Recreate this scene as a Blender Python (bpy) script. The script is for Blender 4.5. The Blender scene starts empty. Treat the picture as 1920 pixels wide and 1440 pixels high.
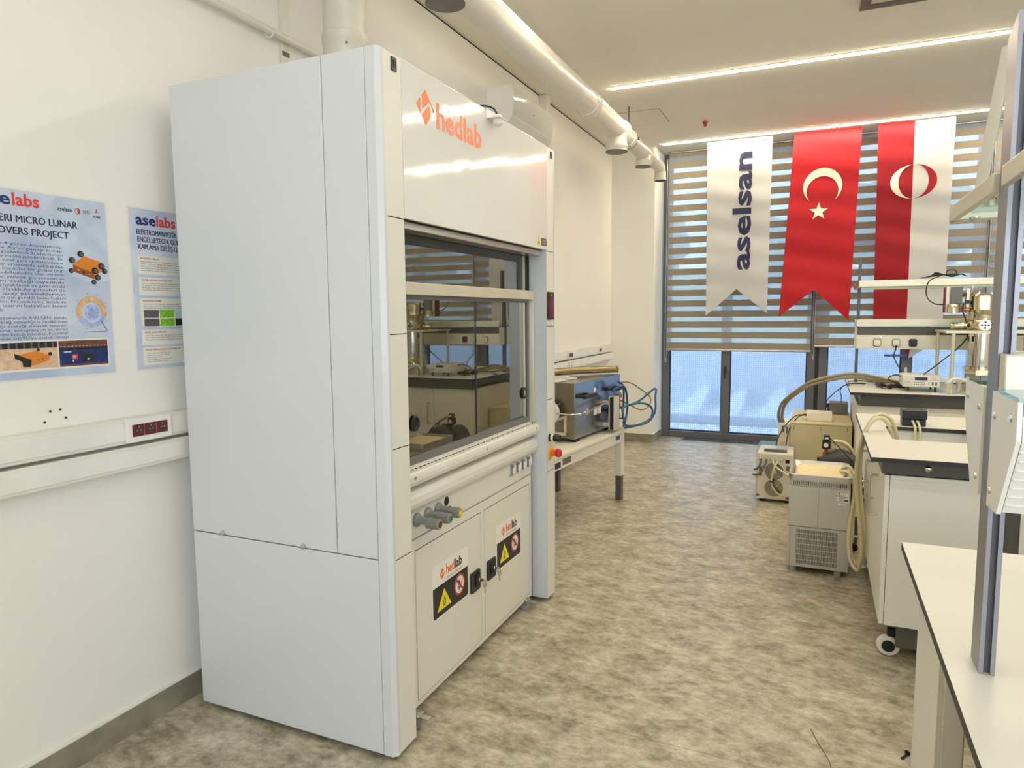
import bpy, bmesh, math, random
from math import pi, sin, cos, radians as R
from mathutils import Vector as V, Matrix

random.seed(7)
S = bpy.context.scene
COL = S.collection

# ------------------------------------------------------------------ camera
def make_camera():
    yaw, pitch, roll, f = -0.418974543, -0.100717241, -0.00873358086, 1292.22444
    cy, sy, cp, sp = cos(yaw), sin(yaw), cos(pitch), sin(pitch)
    fwd = V((sy*cp, cy*cp, sp)); right = V((cy, -sy, 0)); up = right.cross(fwd)
    r = right*cos(roll) + up*sin(roll); u = -right*sin(roll) + up*cos(roll)
    cam = bpy.data.cameras.new('camera'); cam.sensor_width = 36; cam.sensor_fit = 'HORIZONTAL'
    cam.lens = f/1920*36; cam.clip_start = 0.05; cam.clip_end = 200
    o = bpy.data.objects.new('camera', cam); COL.objects.link(o)
    m = Matrix.Identity(4)
    for i in range(3):
        m[i][0] = r[i]; m[i][1] = u[i]; m[i][2] = -fwd[i]
    m[0][3], m[1][3], m[2][3] = 0, 0, 1.5
    o.matrix_world = m
    S.camera = o
make_camera()

# ------------------------------------------------------------------ sky, exposure
LED_STRENGTH = 82.0
LED_COLOR = (1.0, 0.88, 0.64)
SKY_STRENGTH = 8.5
w = bpy.data.worlds.new('sky'); S.world = w; w.use_nodes = True
nt = w.node_tree; nt.nodes.clear()
wo = nt.nodes.new('ShaderNodeOutputWorld'); bg = nt.nodes.new('ShaderNodeBackground')
tc = nt.nodes.new('ShaderNodeTexCoord'); sx = nt.nodes.new('ShaderNodeSeparateXYZ')
rp = nt.nodes.new('ShaderNodeValToRGB')
rp.color_ramp.elements[0].position = 0.0; rp.color_ramp.elements[0].color = (0.95, 0.96, 0.98, 1)
rp.color_ramp.elements[1].position = 0.6; rp.color_ramp.elements[1].color = (0.72, 0.82, 0.97, 1)
nt.links.new(tc.outputs['Generated'], sx.inputs[0]); nt.links.new(sx.outputs['Z'], rp.inputs[0])
nt.links.new(rp.outputs[0], bg.inputs[0]); bg.inputs[1].default_value = SKY_STRENGTH
nt.links.new(bg.outputs[0], wo.inputs[0])
vs = S.view_settings
S.display_settings.display_device = 'sRGB'
vs.view_transform = 'Standard'; vs.look = 'None'; vs.exposure = 0.1; vs.gamma = 1.0; vs.use_curve_mapping = False
def sky_portal(loc, rot, sx_, sy_):
    l = bpy.data.lights.new('sky_portal', 'AREA'); l.shape = 'RECTANGLE'; l.size = sx_; l.size_y = sy_; l.cycles.is_portal = True
    o = bpy.data.objects.new('sky_portal', l); COL.objects.link(o); o.location = loc; o.rotation_euler = rot
sky_portal((1.64, 8.49, 1.68), (R(-90), 0, 0), 6.7, 3.35)
sky_portal((2.2, -3.30, 1.75), (R(90), 0, 0), 4.8, 1.9)
try:
    S.cycles.max_bounces = 10; S.cycles.diffuse_bounces = 6; S.cycles.transparent_max_bounces = 24
    S.cycles.use_denoising = True; S.cycles.caustics_reflective = False; S.cycles.caustics_refractive = False
    S.cycles.sample_clamp_indirect = 6.0
except Exception:
    pass

# ------------------------------------------------------------------ materials
def lin(h):
    h = h.lstrip('#'); o = []
    for i in (0, 2, 4):
        c = int(h[i:i+2], 16)/255
        o.append(c/12.92 if c <= 0.04045 else ((c+0.055)/1.055)**2.4)
    return (o[0], o[1], o[2], 1)

def M(name, hexc, rough=0.5, metal=0.0, var=0.04, vs_=6.0, bump=0.0, bs=60.0, spec=0.5, coat=0.0, aniso=None, trans=0.0):
    m = bpy.data.materials.new(name); m.use_nodes = True
    n = m.node_tree.nodes; l = m.node_tree.links
    p = n['Principled BSDF']
    c = lin(hexc)
    p.inputs['Base Color'].default_value = c
    p.inputs['Roughness'].default_value = rough; p.inputs['Metallic'].default_value = metal
    p.inputs['Specular IOR Level'].default_value = spec
    p.inputs['Coat Weight'].default_value = coat; p.inputs['Coat Roughness'].default_value = 0.12
    t = n.new('ShaderNodeTexCoord')
    if var > 0:
        nz = n.new('ShaderNodeTexNoise'); nz.inputs['Scale'].default_value = vs_; nz.inputs['Detail'].default_value = 4
        l.new(t.outputs['Object'], nz.inputs['Vector'])
        rm = n.new('ShaderNodeValToRGB')
        rm.color_ramp.elements[0].position = 0.3; rm.color_ramp.elements[1].position = 0.7
        rm.color_ramp.elements[0].color = tuple(x*(1-var) for x in c[:3])+(1,)
        rm.color_ramp.elements[1].color = tuple(min(1, x*(1+var)) for x in c[:3])+(1,)
        l.new(nz.outputs['Fac'], rm.inputs[0]); l.new(rm.outputs[0], p.inputs['Base Color'])
    if bump > 0:
        nb = n.new('ShaderNodeTexNoise'); nb.inputs['Scale'].default_value = bs; nb.inputs['Detail'].default_value = 3
        mp = n.new('ShaderNodeMapping')
        if aniso: mp.inputs['Scale'].default_value = aniso
        l.new(t.outputs['Object'], mp.inputs[0]); l.new(mp.outputs[0], nb.inputs['Vector'])
        b = n.new('ShaderNodeBump'); b.inputs['Strength'].default_value = bump; b.inputs['Distance'].default_value = 0.01
        l.new(nb.outputs['Fac'], b.inputs['Height']); l.new(b.outputs[0], p.inputs['Normal'])
    if trans > 0:
        tr = n.new('ShaderNodeBsdfTranslucent'); tr.inputs[0].default_value = c
        mx = n.new('ShaderNodeMixShader'); mx.inputs[0].default_value = trans
        l.new(p.outputs[0], mx.inputs[1]); l.new(tr.outputs[0], mx.inputs[2])
        l.new(mx.outputs[0], n['Material Output'].inputs[0])
    return m

def glass_mat(name, tint, refl, extra=None, rough=0.0):
    """thin pane: tinted straight-through light plus a mirror share that grows towards grazing"""
    m = bpy.data.materials.new(name); m.use_nodes = True
    n = m.node_tree.nodes; l = m.node_tree.links; n.remove(n['Principled BSDF'])
    tr = n.new('ShaderNodeBsdfTransparent'); tr.inputs[0].default_value = lin(tint)
    gl = n.new('ShaderNodeBsdfGlossy'); gl.inputs['Roughness'].default_value = rough
    lw = n.new('ShaderNodeLayerWeight'); lw.inputs[0].default_value = 0.5
    pw = n.new('ShaderNodeMath'); pw.operation = 'POWER'; pw.inputs[1].default_value = 5
    l.new(lw.outputs['Facing'], pw.inputs[0])
    ma = n.new('ShaderNodeMath'); ma.operation = 'MULTIPLY_ADD'; ma.use_clamp = True
    ma.inputs[1].default_value = 0.96-refl; ma.inputs[2].default_value = 0.04+refl
    l.new(pw.outputs[0], ma.inputs[0])
    mx = n.new('ShaderNodeMixShader'); l.new(ma.outputs[0], mx.inputs[0])
    l.new(tr.outputs[0], mx.inputs[1]); l.new(gl.outputs[0], mx.inputs[2])
    l.new(mx.outputs[0], n['Material Output'].inputs[0])
    return m

def sheer_mat(name, hexc, trans, pitch=None, tint='#ffffff'):
    """open weave: part see-through, part fabric"""
    m = bpy.data.materials.new(name); m.use_nodes = True
    n = m.node_tree.nodes; l = m.node_tree.links; n.remove(n['Principled BSDF'])
    tr = n.new('ShaderNodeBsdfTransparent'); tr.inputs[0].default_value = lin(tint)
    df = n.new('ShaderNodeBsdfDiffuse'); df.inputs[0].default_value = lin(hexc)
    tl = n.new('ShaderNodeBsdfTranslucent'); tl.inputs[0].default_value = lin(hexc)
    fb = n.new('ShaderNodeMixShader'); fb.inputs[0].default_value = 0.5
    l.new(df.outputs[0], fb.inputs[1]); l.new(tl.outputs[0], fb.inputs[2])
    mx = n.new('ShaderNodeMixShader'); mx.inputs[0].default_value = 1-trans
    l.new(tr.outputs[0], mx.inputs[1]); l.new(fb.outputs[0], mx.inputs[2])
    if pitch:
        t = n.new('ShaderNodeTexCoord'); fac = []
        for ax in ('X', 'Z'):
            wv = n.new('ShaderNodeTexWave'); wv.bands_direction = ax; wv.inputs['Scale'].default_value = 0.314/pitch
            wv.inputs['Distortion'].default_value = 1.2; wv.inputs['Detail'].default_value = 1
            l.new(t.outputs['Object'], wv.inputs['Vector']); fac.append(wv)
        ad = n.new('ShaderNodeMath'); ad.operation = 'ADD'
        l.new(fac[0].outputs['Fac'], ad.inputs[0]); l.new(fac[1].outputs['Fac'], ad.inputs[1])
        mm = n.new('ShaderNodeMath'); mm.operation = 'MULTIPLY_ADD'
        mm.inputs[1].default_value = 0.22; mm.inputs[2].default_value = 1-trans-0.22
        l.new(ad.outputs[0], mm.inputs[0]); l.new(mm.outputs[0], mx.inputs[0])
    l.new(mx.outputs[0], n['Material Output'].inputs[0])
    return m

def emit_mat(name, color, strength):
    m = bpy.data.materials.new(name); m.use_nodes = True
    n = m.node_tree.nodes; l = m.node_tree.links; n.remove(n['Principled BSDF'])
    e = n.new('ShaderNodeEmission'); e.inputs[0].default_value = tuple(color)+(1,); e.inputs[1].default_value = strength
    l.new(e.outputs[0], n['Material Output'].inputs[0]); return m

def floor_mat():
    m = bpy.data.materials.new('marbled_vinyl'); m.use_nodes = True
    n = m.node_tree.nodes; l = m.node_tree.links; p = n['Principled BSDF']
    t = n.new('ShaderNodeTexCoord')
    mp = n.new('ShaderNodeMapping'); mp.inputs['Scale'].default_value = (1.0, 1.35, 1.35); mp.inputs['Rotation'].default_value = (0, 0, 0.25)
    l.new(t.outputs['Object'], mp.inputs[0])
    n1 = n.new('ShaderNodeTexNoise'); n1.inputs['Scale'].default_value = 6.0; n1.inputs['Detail'].default_value = 9; n1.inputs['Roughness'].default_value = 0.7; n1.inputs['Distortion'].default_value = 0.25
    n2 = n.new('ShaderNodeTexNoise'); n2.inputs['Scale'].default_value = 22; n2.inputs['Detail'].default_value = 6; n2.inputs['Roughness'].default_value = 0.7
    l.new(mp.outputs[0], n1.inputs['Vector']); l.new(mp.outputs[0], n2.inputs['Vector'])
    mxf = n.new('ShaderNodeMix'); mxf.data_type = 'FLOAT'; mxf.inputs['Factor'].default_value = 0.42
    l.new(n1.outputs['Fac'], mxf.inputs['A']); l.new(n2.outputs['Fac'], mxf.inputs['B'])
    cr = n.new('ShaderNodeValToRGB'); e = cr.color_ramp.elements
    e[0].position = 0.38; e[0].color = lin('#756b55'); e[1].position = 0.62; e[1].color = lin('#d0c8b3')
    k = e.new(0.5); k.color = lin('#a99f89')
    l.new(mxf.outputs[0], cr.inputs[0])
    # welded seams between the vinyl sheets, every 1.95 m
    sp = n.new('ShaderNodeSeparateXYZ'); l.new(t.outputs['Object'], sp.inputs[0])
    def mth(op, a, b=None):
        q = n.new('ShaderNodeMath'); q.operation = op
        for i, x in enumerate((a, b)):
            if x is None: continue
            if isinstance(x, (int, float)): q.inputs[i].default_value = x
            else: l.new(x, q.inputs[i])
        return q.outputs[0]
    yy = mth('DIVIDE', mth('SUBTRACT', sp.outputs['Y'], 2.29-19.5), 1.95)
    fr = mth('ABSOLUTE', mth('SUBTRACT', mth('FRACT', mth('ADD', yy, 0.5)), 0.5))
    sm = mth('LESS_THAN', fr, 0.0012)
    mc = n.new('ShaderNodeMix'); mc.data_type = 'RGBA'; mc.blend_type = 'MIX'
    mc.inputs['B'].default_value = lin('#766c58')
    l.new(mth('MULTIPLY', sm, 0.6), mc.inputs['Factor']); l.new(cr.outputs[0], mc.inputs['A']); l.new(mc.outputs['Result'], p.inputs['Base Color'])
    rr = n.new('ShaderNodeMapRange'); rr.inputs['To Min'].default_value = 0.30; rr.inputs['To Max'].default_value = 0.46
    l.new(n1.outputs['Fac'], rr.inputs['Value']); l.new(rr.outputs[0], p.inputs['Roughness'])
    b = n.new('ShaderNodeBump'); b.inputs['Strength'].default_value = 0.05; b.inputs['Distance'].default_value = 0.01
    l.new(n2.outputs['Fac'], b.inputs['Height']); l.new(b.outputs[0], p.inputs['Normal'])
    return m

def speckle(name, c1, c2, scale, rough=0.9, bump=0.6):
    m = bpy.data.materials.new(name); m.use_nodes = True
    n = m.node_tree.nodes; l = m.node_tree.links; p = n['Principled BSDF']; p.inputs['Roughness'].default_value = rough
    t = n.new('ShaderNodeTexCoord'); vo = n.new('ShaderNodeTexVoronoi'); vo.inputs['Scale'].default_value = scale
    l.new(t.outputs['Object'], vo.inputs['Vector'])
    sp = n.new('ShaderNodeSeparateColor'); l.new(vo.outputs['Color'], sp.inputs[0])
    cr = n.new('ShaderNodeValToRGB'); cr.color_ramp.elements[0].color = lin(c1); cr.color_ramp.elements[1].color = lin(c2)
    l.new(sp.outputs[0], cr.inputs[0]); l.new(cr.outputs[0], p.inputs['Base Color'])
    b = n.new('ShaderNodeBump'); b.inputs['Strength'].default_value = bump; b.invert = True
    l.new(vo.outputs['Distance'], b.inputs['Height']); l.new(b.outputs[0], p.inputs['Normal'])
    return m

def brushed(name, hexc, rough=0.28, sc=(1, 1, 40)):
    return M(name, hexc, rough, 1.0, 0.06, 3.0, 0.05, 14.0, aniso=sc)

mt = {}
mt['wall'] = M('wall_paint', '#eeebe4', 0.75, 0, 0.015, 2.0, 0.04, 90)
mt['ceiling'] = M('ceiling_paint', '#f5f0e4', 0.85, 0, 0.03, 1.2)
mt['floor'] = floor_mat()
mt['coving'] = M('cove_vinyl', '#8d8674', 0.55, 0, 0.22, 9.0)
mt['trim_white'] = M('white_bead', '#e6e2d6', 0.5)
mt['hood_white'] = M('white_powder_coat', '#d2d4d6', 0.30, 0, 0.012, 3, 0.012, 220, coat=0.15)
mt['fascia'] = M('white_gloss_sheet', '#e4e2dc', 0.07, 0, 0.01, 3, 0.32, 2.6, spec=0.5)
mt['hood_cream'] = M('warm_white_powder_coat', '#dedbd0', 0.38, 0, 0.012, 3, 0.012, 200)
mt['cream_plastic'] = M('cream_plastic', '#e4e1d6', 0.4)
mt['white_plastic'] = M('white_plastic', '#e9e7e0', 0.4)
mt['black'] = M('black_plastic', '#131313', 0.4)
mt['rubber'] = M('black_rubber', '#1d1d1d', 0.7)
mt['gap'] = M('dark_joint', '#1b1813', 0.9)
mt['dark_frame'] = M('dark_grey_profile', '#4a4b4c', 0.4, 0.4)
mt['gasket'] = M('grey_gasket', '#6f706c', 0.5)
mt['alu'] = brushed('satin_aluminium', '#c9c6bd', 0.34)
mt['alu_cream'] = M('cream_aluminium', '#d9d2bd', 0.38, 0.35)
mt['post'] = M('anodised_grey_profile', '#8f8d92', 0.38, 0.55, 0.03, 4)
mt['post_dark'] = M('anodised_groove', '#56555a', 0.4, 0.5)
mt['steel'] = brushed('brushed_steel', '#a9abb0', 0.22)
mt['chrome'] = M('polished_steel', '#d6d2c4', 0.08, 1.0, 0.02)
mt['bronze_steel'] = brushed('bronze_toned_steel', '#8d8474', 0.34)
mt['gold_steel'] = M('warm_polished_steel', '#d9d0b4', 0.14, 1.0, 0.03)
mt['lam'] = M('white_laminate', '#dbd7cc', 0.32, 0, 0.012, 3)
mt['core'] = M('black_core_edge', '#2b2926', 0.5)
mt['under'] = M('dark_grey_steel', '#5a5851', 0.45, 0.1)
mt['cab'] = M('cream_melamine', '#ece5d4', 0.42, 0, 0.012, 3)
mt['cab_white'] = M('white_melamine', '#f1eee5', 0.42, 0, 0.012, 3)
mt['pvc'] = M('white_pvc_pipe', '#ddd8cb', 0.3, 0, 0.03, 5, coat=0.1)
mt['pvc_grey'] = M('ivory_pvc_pipe', '#cfcabb', 0.33, 0, 0.05, 7)
mt['orange'] = M('orange_vinyl', '#ea6a1c', 0.3)
mt['navy'] = M('navy_ink', '#171a45', 0.6)
mt['navy2'] = M('navy_print', '#22306a', 0.6)
mt['red_ink'] = M('coral_print', '#d8443f', 0.6)
mt['dark_red'] = M('dark_red_plastic', '#6d1420', 0.35)
mt['red'] = M('red_plastic', '#c0201f', 0.35)
mt['yellow'] = M('yellow_plastic', '#e8c22b', 0.45)
mt['green'] = M('green_plastic', '#2f6b4b', 0.4)
mt['brown'] = M('brown_plastic', '#4a2a26', 0.4)
mt['valve_grey'] = M('grey_plastic', '#7d7d79', 0.45)
mt['sticker_white'] = M('sticker_white', '#ece8de', 0.45)
mt['sticker_black'] = M('sticker_black', '#171713', 0.4)
mt['sticker_red'] = M('sticker_red', '#b5202b', 0.4)
mt['sticker_yellow'] = M('sticker_yellow', '#ecd92f', 0.4)
mt['brownish'] = M('label_brown', '#2c1513', 0.5)
mt['flag_red'] = M('red_cloth', '#d21828', 0.62, 0, 0.06, 4, trans=0.35)
mt['flag_dark_red'] = M('crimson_cloth', '#b01426', 0.7, 0, 0.06, 4, trans=0.35)
mt['flag_white'] = M('white_cloth', '#e9e7e4', 0.7, 0, 0.03, 4, trans=0.4)
mt['flag_cream'] = M('cream_cloth', '#efe9d6', 0.7, 0, 0.02, 4)
mt['blind'] = M('beige_blind_fabric', '#a89c8b', 0.85, 0, 0.05, 30, trans=0.25)
mt['sheer'] = sheer_mat('sheer_blind_fabric', '#e8eef6', 0.62)
mt['scrim'] = sheer_mat('mesh_screen_fabric', '#b2bac4', 0.50, 0.024, '#dde5f0')
mt['pane'] = glass_mat('window_glass', '#eef4f8', 0.0)
mt['sash_glass'] = glass_mat('sash_glass', '#dedbcc', 0.24)
mt['shelf_glass'] = glass_mat('green_shelf_glass', '#dcece4', 0.03)
mt['glass_edge'] = M('green_glass_edge', '#6f8f84', 0.2)
mt['anthracite'] = M('anthracite_frame', '#6b6c72', 0.45, 0.2)
mt['anth_dark'] = M('anthracite_seal', '#26282c', 0.6)
mt['concrete'] = M('concrete', '#b9bcc0', 0.9, 0, 0.10, 3, 0.2, 30)
mt['curb'] = M('dark_curb', '#4c5560', 0.85, 0, 0.1, 6)
mt['gravel'] = speckle('gravel', '#6c6c6a', '#f2f0ea', 26)
mt['grass'] = speckle('grass_bank', '#5f7a3a', '#a9bf74', 9)
mt['leaves'] = speckle('hedge_leaves', '#4d6a36', '#9db877', 14)
mt['led'] = emit_mat('led_diffuser', LED_COLOR, LED_STRENGTH)
mt['led_mid'] = emit_mat('neutral_led_diffuser', (1.0, 0.93, 0.78), LED_STRENGTH*.85)
mt['led_dim'] = emit_mat('dimmed_led_diffuser', (1.0, 0.97, 0.90), LED_STRENGTH*.36)
mt['grey_box'] = M('grey_enclosure', '#6d6c68', 0.5)
mt['beige_steel'] = M('beige_steel', '#c9bd96', 0.5, 0, 0.02, 4)
mt['chiller'] = M('light_grey_steel', '#c3c0b4', 0.45, 0, 0.02, 4)
mt['chiller_dark'] = M('dark_grille', '#45464a', 0.6)
mt['foam'] = M('cream_foam', '#e6d5a8', 0.85, 0, 0.08, 30)
mt['pump_dark'] = M('dark_pump_casting', '#3a3933', 0.5, 0.1, 0.06, 10)
mt['tube'] = M('clear_yellowish_tube', '#d7cda4', 0.3, 0, 0.05, 10)
mt['hose_tan'] = M('tan_hose', '#8f8062', 0.5)
mt['hose_blue'] = M('blue_hose', '#1f4f78', 0.35)
mt['hose_metal'] = M('corrugated_metal_hose', '#9b8a63', 0.35, 0.8)
mt['cable'] = M('black_cable', '#141414', 0.5)
mt['screen'] = M('dark_display', '#15203f', 0.2)
mt['blueplate'] = M('blue_label', '#3c4c7c', 0.5)
mt['vent'] = M('grey_vent', '#6e6a60', 0.5, 0.3)
mt['paper'] = M('white_paper', '#e9e6dc', 0.7, 0, 0.01, 4)
mt['poster_blue'] = None
mt['wrap'] = glass_mat('cling_film', '#fbfbf8', 0.03, rough=0.15)
mt['lever'] = M('blue_lever', '#4c6fb4', 0.4)
mt['wheel'] = M('grey_wheel', '#9a9a96', 0.5)
mt['copper'] = M('copper', '#b5774f', 0.3, 0.9)
mt['rust'] = M('rusty_end_plate', '#9a5a42', 0.6)
mt['liner'] = M('hood_liner', '#d2d0c5', 0.5)
mt['ptext'] = M('grey_print', '#5c6480', 0.7)
mt['prust'] = M('rust_print', '#b0472f', 0.7)
mt['sand'] = M('sand_print', '#d8b79a', 0.8, 0, 0.18, 60)
mt['rover'] = M('orange_print', '#dd8226', 0.6)
mt['rover_dark'] = M('dark_orange_print', '#9a5022', 0.6)
mt['pgrey'] = M('grey_photo_print', '#5f5b5c', 0.8, 0, 0.3, 120)
mt['pgreen'] = M('green_photo_print', '#7cbf2f', 0.8, 0, 0.25, 90)
mt['pdark'] = M('dark_photo_print', '#262427', 0.8, 0, 0.3, 80)
mt['pblue'] = M('blue_photo_print', '#1d2f66', 0.7, 0, 0.3, 50)
mt['pwood'] = M('brown_photo_print', '#6d4438', 0.7, 0, 0.25, 70)
mt['moon1'] = M('moon_tan_print', '#d8b184', 0.8, 0, 0.22, 60)
mt['moon2'] = M('moon_blue_print', '#a9b9e2', 0.8, 0, 0.2, 60)
mt['planet'] = M('pale_blue_print', '#c2d0e4', 0.7, 0, 0.12, 14)

def poster_mat():
    m = M('poster_print', '#b9c4dc', 0.45, 0, 0.0)
    n = m.node_tree.nodes; l = m.node_tree.links; p = n['Principled BSDF']
    t = n.new('ShaderNodeTexCoord'); nz = n.new('ShaderNodeTexNoise'); nz.inputs['Scale'].default_value = 5; nz.inputs['Detail'].default_value = 5
    l.new(t.outputs['Object'], nz.inputs['Vector'])
    cr = n.new('ShaderNodeValToRGB'); e = cr.color_ramp.elements
    e[0].position = 0.3; e[0].color = lin('#a3b3d2'); e[1].position = 0.7; e[1].color = lin('#d6dbe8')
    l.new(nz.outputs['Fac'], cr.inputs[0]); l.new(cr.outputs[0], p.inputs['Base Color']); return m
mt['poster_blue'] = poster_mat()

# ------------------------------------------------------------------ mesh builder
class MB:
    def __init__(s): s.v = []; s.f = []; s.mi = []; s.mats = []; s.cur = 0; s.flatish = False
    def mat(s, key):
        m = mt[key]
        if m not in s.mats: s.mats.append(m)
        s.cur = s.mats.index(m); return s
    def add(s, vs, fs):
        o = len(s.v); s.v += [V(x) for x in vs]
        for f in fs: s.f.append([i+o for i in f]); s.mi.append(s.cur)
        return s
    def box(s, a, b, bev=0.0, seg=2):
        (x0, y0, z0), (x1, y1, z1) = a, b
        x0, x1 = min(x0, x1), max(x0, x1); y0, y1 = min(y0, y1), max(y0, y1); z0, z1 = min(z0, z1), max(z0, z1)
        s.flatish = True
        bev = min(bev, (x1-x0)*.45, (y1-y0)*.45, (z1-z0)*.45)
        vs = [(x0,y0,z0),(x1,y0,z0),(x1,y1,z0),(x0,y1,z0),(x0,y0,z1),(x1,y0,z1),(x1,y1,z1),(x0,y1,z1)]
        fs = [(0,3,2,1),(4,5,6,7),(0,1,5,4),(1,2,6,5),(2,3,7,6),(3,0,4,7)]
        if bev <= 0: return s.add(vs, fs)
        bm = bmesh.new(); bv = [bm.verts.new(v) for v in vs]
        for f in fs: bm.faces.new([bv[i] for i in f])
        bmesh.ops.bevel(bm, geom=list(bm.edges), offset=bev, segments=seg, profile=0.5, affect='EDGES')
        bm.verts.index_update()
        s.add([v.co.copy() for v in bm.verts], [[v.index for v in f.verts] for f in bm.faces]); bm.free(); return s
    def cyl(s, p0, p1, r, r2=None, n=20, caps=True):
        p0, p1 = V(p0), V(p1); d = (p1-p0).normalized()
        a = d.orthogonal().normalized(); b = d.cross(a); r2 = r if r2 is None else r2
        vs = []
        for p, q in ((p0, r), (p1, r2)):
            for i in range(n):
                t = 2*pi*i/n; vs.append(p + (a*cos(t)+b*sin(t))*q)
        fs = [(i, (i+1) % n, n+(i+1) % n, n+i) for i in range(n)]
        if caps: fs += [tuple(reversed(range(n))), tuple(range(n, 2*n))]
        return s.add(vs, fs)
    def lathe(s, prof, o, axis=(0, 0, 1), n=28):
        o = V(o); d = V(axis).normalized(); a = d.orthogonal().normalized(); b = d.cross(a); vs = []
        for r, h in prof:
            for i in range(n):
                t = 2*pi*i/n; vs.append(o + d*h + (a*cos(t)+b*sin(t))*max(r, 1e-4))
        fs = []
        for k in range(len(prof)-1):
            for i in range(n):
                j = (i+1) % n; fs.append((k*n+i, k*n+j, (k+1)*n+j, (k+1)*n+i))
        fs += [tuple(reversed(range(n))), tuple(range((len(prof)-1)*n, len(prof)*n))]
        return s.add(vs, fs)
    def tube(s, pts, r, n=8, sub=6, ridge=0.0):
        P = [V(p) for p in pts]
        if sub > 1 and len(P) > 2:
            Q = []
            for i in range(len(P)-1):
                p0 = P[max(i-1, 0)]; p1 = P[i]; p2 = P[i+1]; p3 = P[min(i+2, len(P)-1)]
                for k in range(sub):
                    t = k/sub
                    Q.append(0.5*((2*p1)+(p2-p0)*t+(2*p0-5*p1+4*p2-p3)*t*t+(3*p1-p0-3*p2+p3)*t**3))
            P = Q+[P[-1]]
        up = None; vs = []
        for i, p in enumerate(P):
            d = (P[min(i+1, len(P)-1)]-P[max(i-1, 0)]).normalized()
            if up is None: up = d.orthogonal().normalized()
            up = (up-d*up.dot(d)); up = up.normalized() if up.length > 1e-6 else d.orthogonal().normalized()
            b = d.cross(up); rr = r+(ridge if i % 2 else 0)
            for k in range(n):
                t = 2*pi*k/n; vs.append(p+(up*cos(t)+b*sin(t))*rr)
        m = len(P)
        fs = [(i*n+k, i*n+(k+1) % n, (i+1)*n+(k+1) % n, (i+1)*n+k) for i in range(m-1) for k in range(n)]
        fs += [tuple(reversed(range(n))), tuple(range((m-1)*n, m*n))]
        return s.add(vs, fs)
    def prism(s, poly, axis, a, b):
        s.flatish = True
        def mk(p, t):
            return {'x': (t, p[0], p[1]), 'y': (p[0], t, p[1]), 'z': (p[0], p[1], t)}[axis]
        n = len(poly)
        vs = [mk(p, a) for p in poly]+[mk(p, b) for p in poly]
        fs = [(i, (i+1) % n, n+(i+1) % n, n+i) for i in range(n)]+[tuple(reversed(range(n))), tuple(range(n, 2*n))]
        return s.add(vs, fs)
    def flat(s, polys, o, right, up, th=0.0006):
        """2-D polygons laid on a plane with a small thickness (decals, badges)"""
        o, right, up = V(o), V(right), V(up); nn = right.cross(up).normalized()
        for poly in polys:
            n = len(poly)
            vs = [o+right*p[0]+up*p[1]+nn*th for p in poly]+[o+right*p[0]+up*p[1] for p in poly]
            s.add(vs, [tuple(range(n))]+[(i, i+n, (i+1) % n+n, (i+1) % n) for i in range(n)])
        return s
    def text(s, body, size, o, right, up, align='LEFT', off=0.0, width=None, sx=1.0, warp=None, res=2, gap=1.0):
        c = bpy.data.curves.new('t', 'FONT'); c.body = body; c.size = size; c.align_x = align; c.offset = off*size
        c.resolution_u = res; c.space_character = gap
        ob = bpy.data.objects.new('t', c); me = bpy.data.meshes.new_from_object(ob)
        o, right, up = V(o), V(right), V(up)
        k = sx
        if width and len(me.vertices):
            xs = [v.co.x for v in me.vertices]; k = width/max(1e-6, max(xs)-min(xs)); x0 = min(xs) if align == 'LEFT' else 0
        else: x0 = 0
        vs = [o+right*((v.co.x-x0)*k)+up*v.co.y for v in me.vertices]
        if warp: vs = [warp(v) for v in vs]
        s.add(vs, [tuple(p.vertices) for p in me.polygons])
        bpy.data.objects.remove(ob); bpy.data.curves.remove(c); bpy.data.meshes.remove(me); return s
    def xf(s, mtx, start=0):
        for i in range(start, len(s.v)): s.v[i] = mtx @ s.v[i]
        return s
    def build(s, name, mat=None, parent=None, smooth=None, fixn=True):
        if smooth is None: smooth = 20 if s.flatish else 52
        me = bpy.data.meshes.new(name); me.from_pydata([tuple(v) for v in s.v], [], s.f)
        if s.mats:
            for m in s.mats: me.materials.append(m)
            if mat: pass
            me.polygons.foreach_set('material_index', s.mi)
        else: me.materials.append(mt[mat] if isinstance(mat, str) else mat)
        me.validate(); me.update()
        if fixn:
            bm = bmesh.new(); bm.from_mesh(me); bmesh.ops.recalc_face_normals(bm, faces=bm.faces); bm.to_mesh(me); bm.free()
        me.polygons.foreach_set('use_smooth', [True]*len(me.polygons))
        try: me.set_sharp_from_angle(angle=R(smooth))
        except Exception: pass
        o = bpy.data.objects.new(name, me); COL.objects.link(o)
        if parent is not None:
            o.parent = parent
            chain = parent; mw = Matrix.Identity(4)
            o.matrix_parent_inverse = world_of(parent).inverted()
        return o

WORLD = {}
def world_of(o):
    return WORLD.get(o.name, Matrix.Identity(4))

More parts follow.
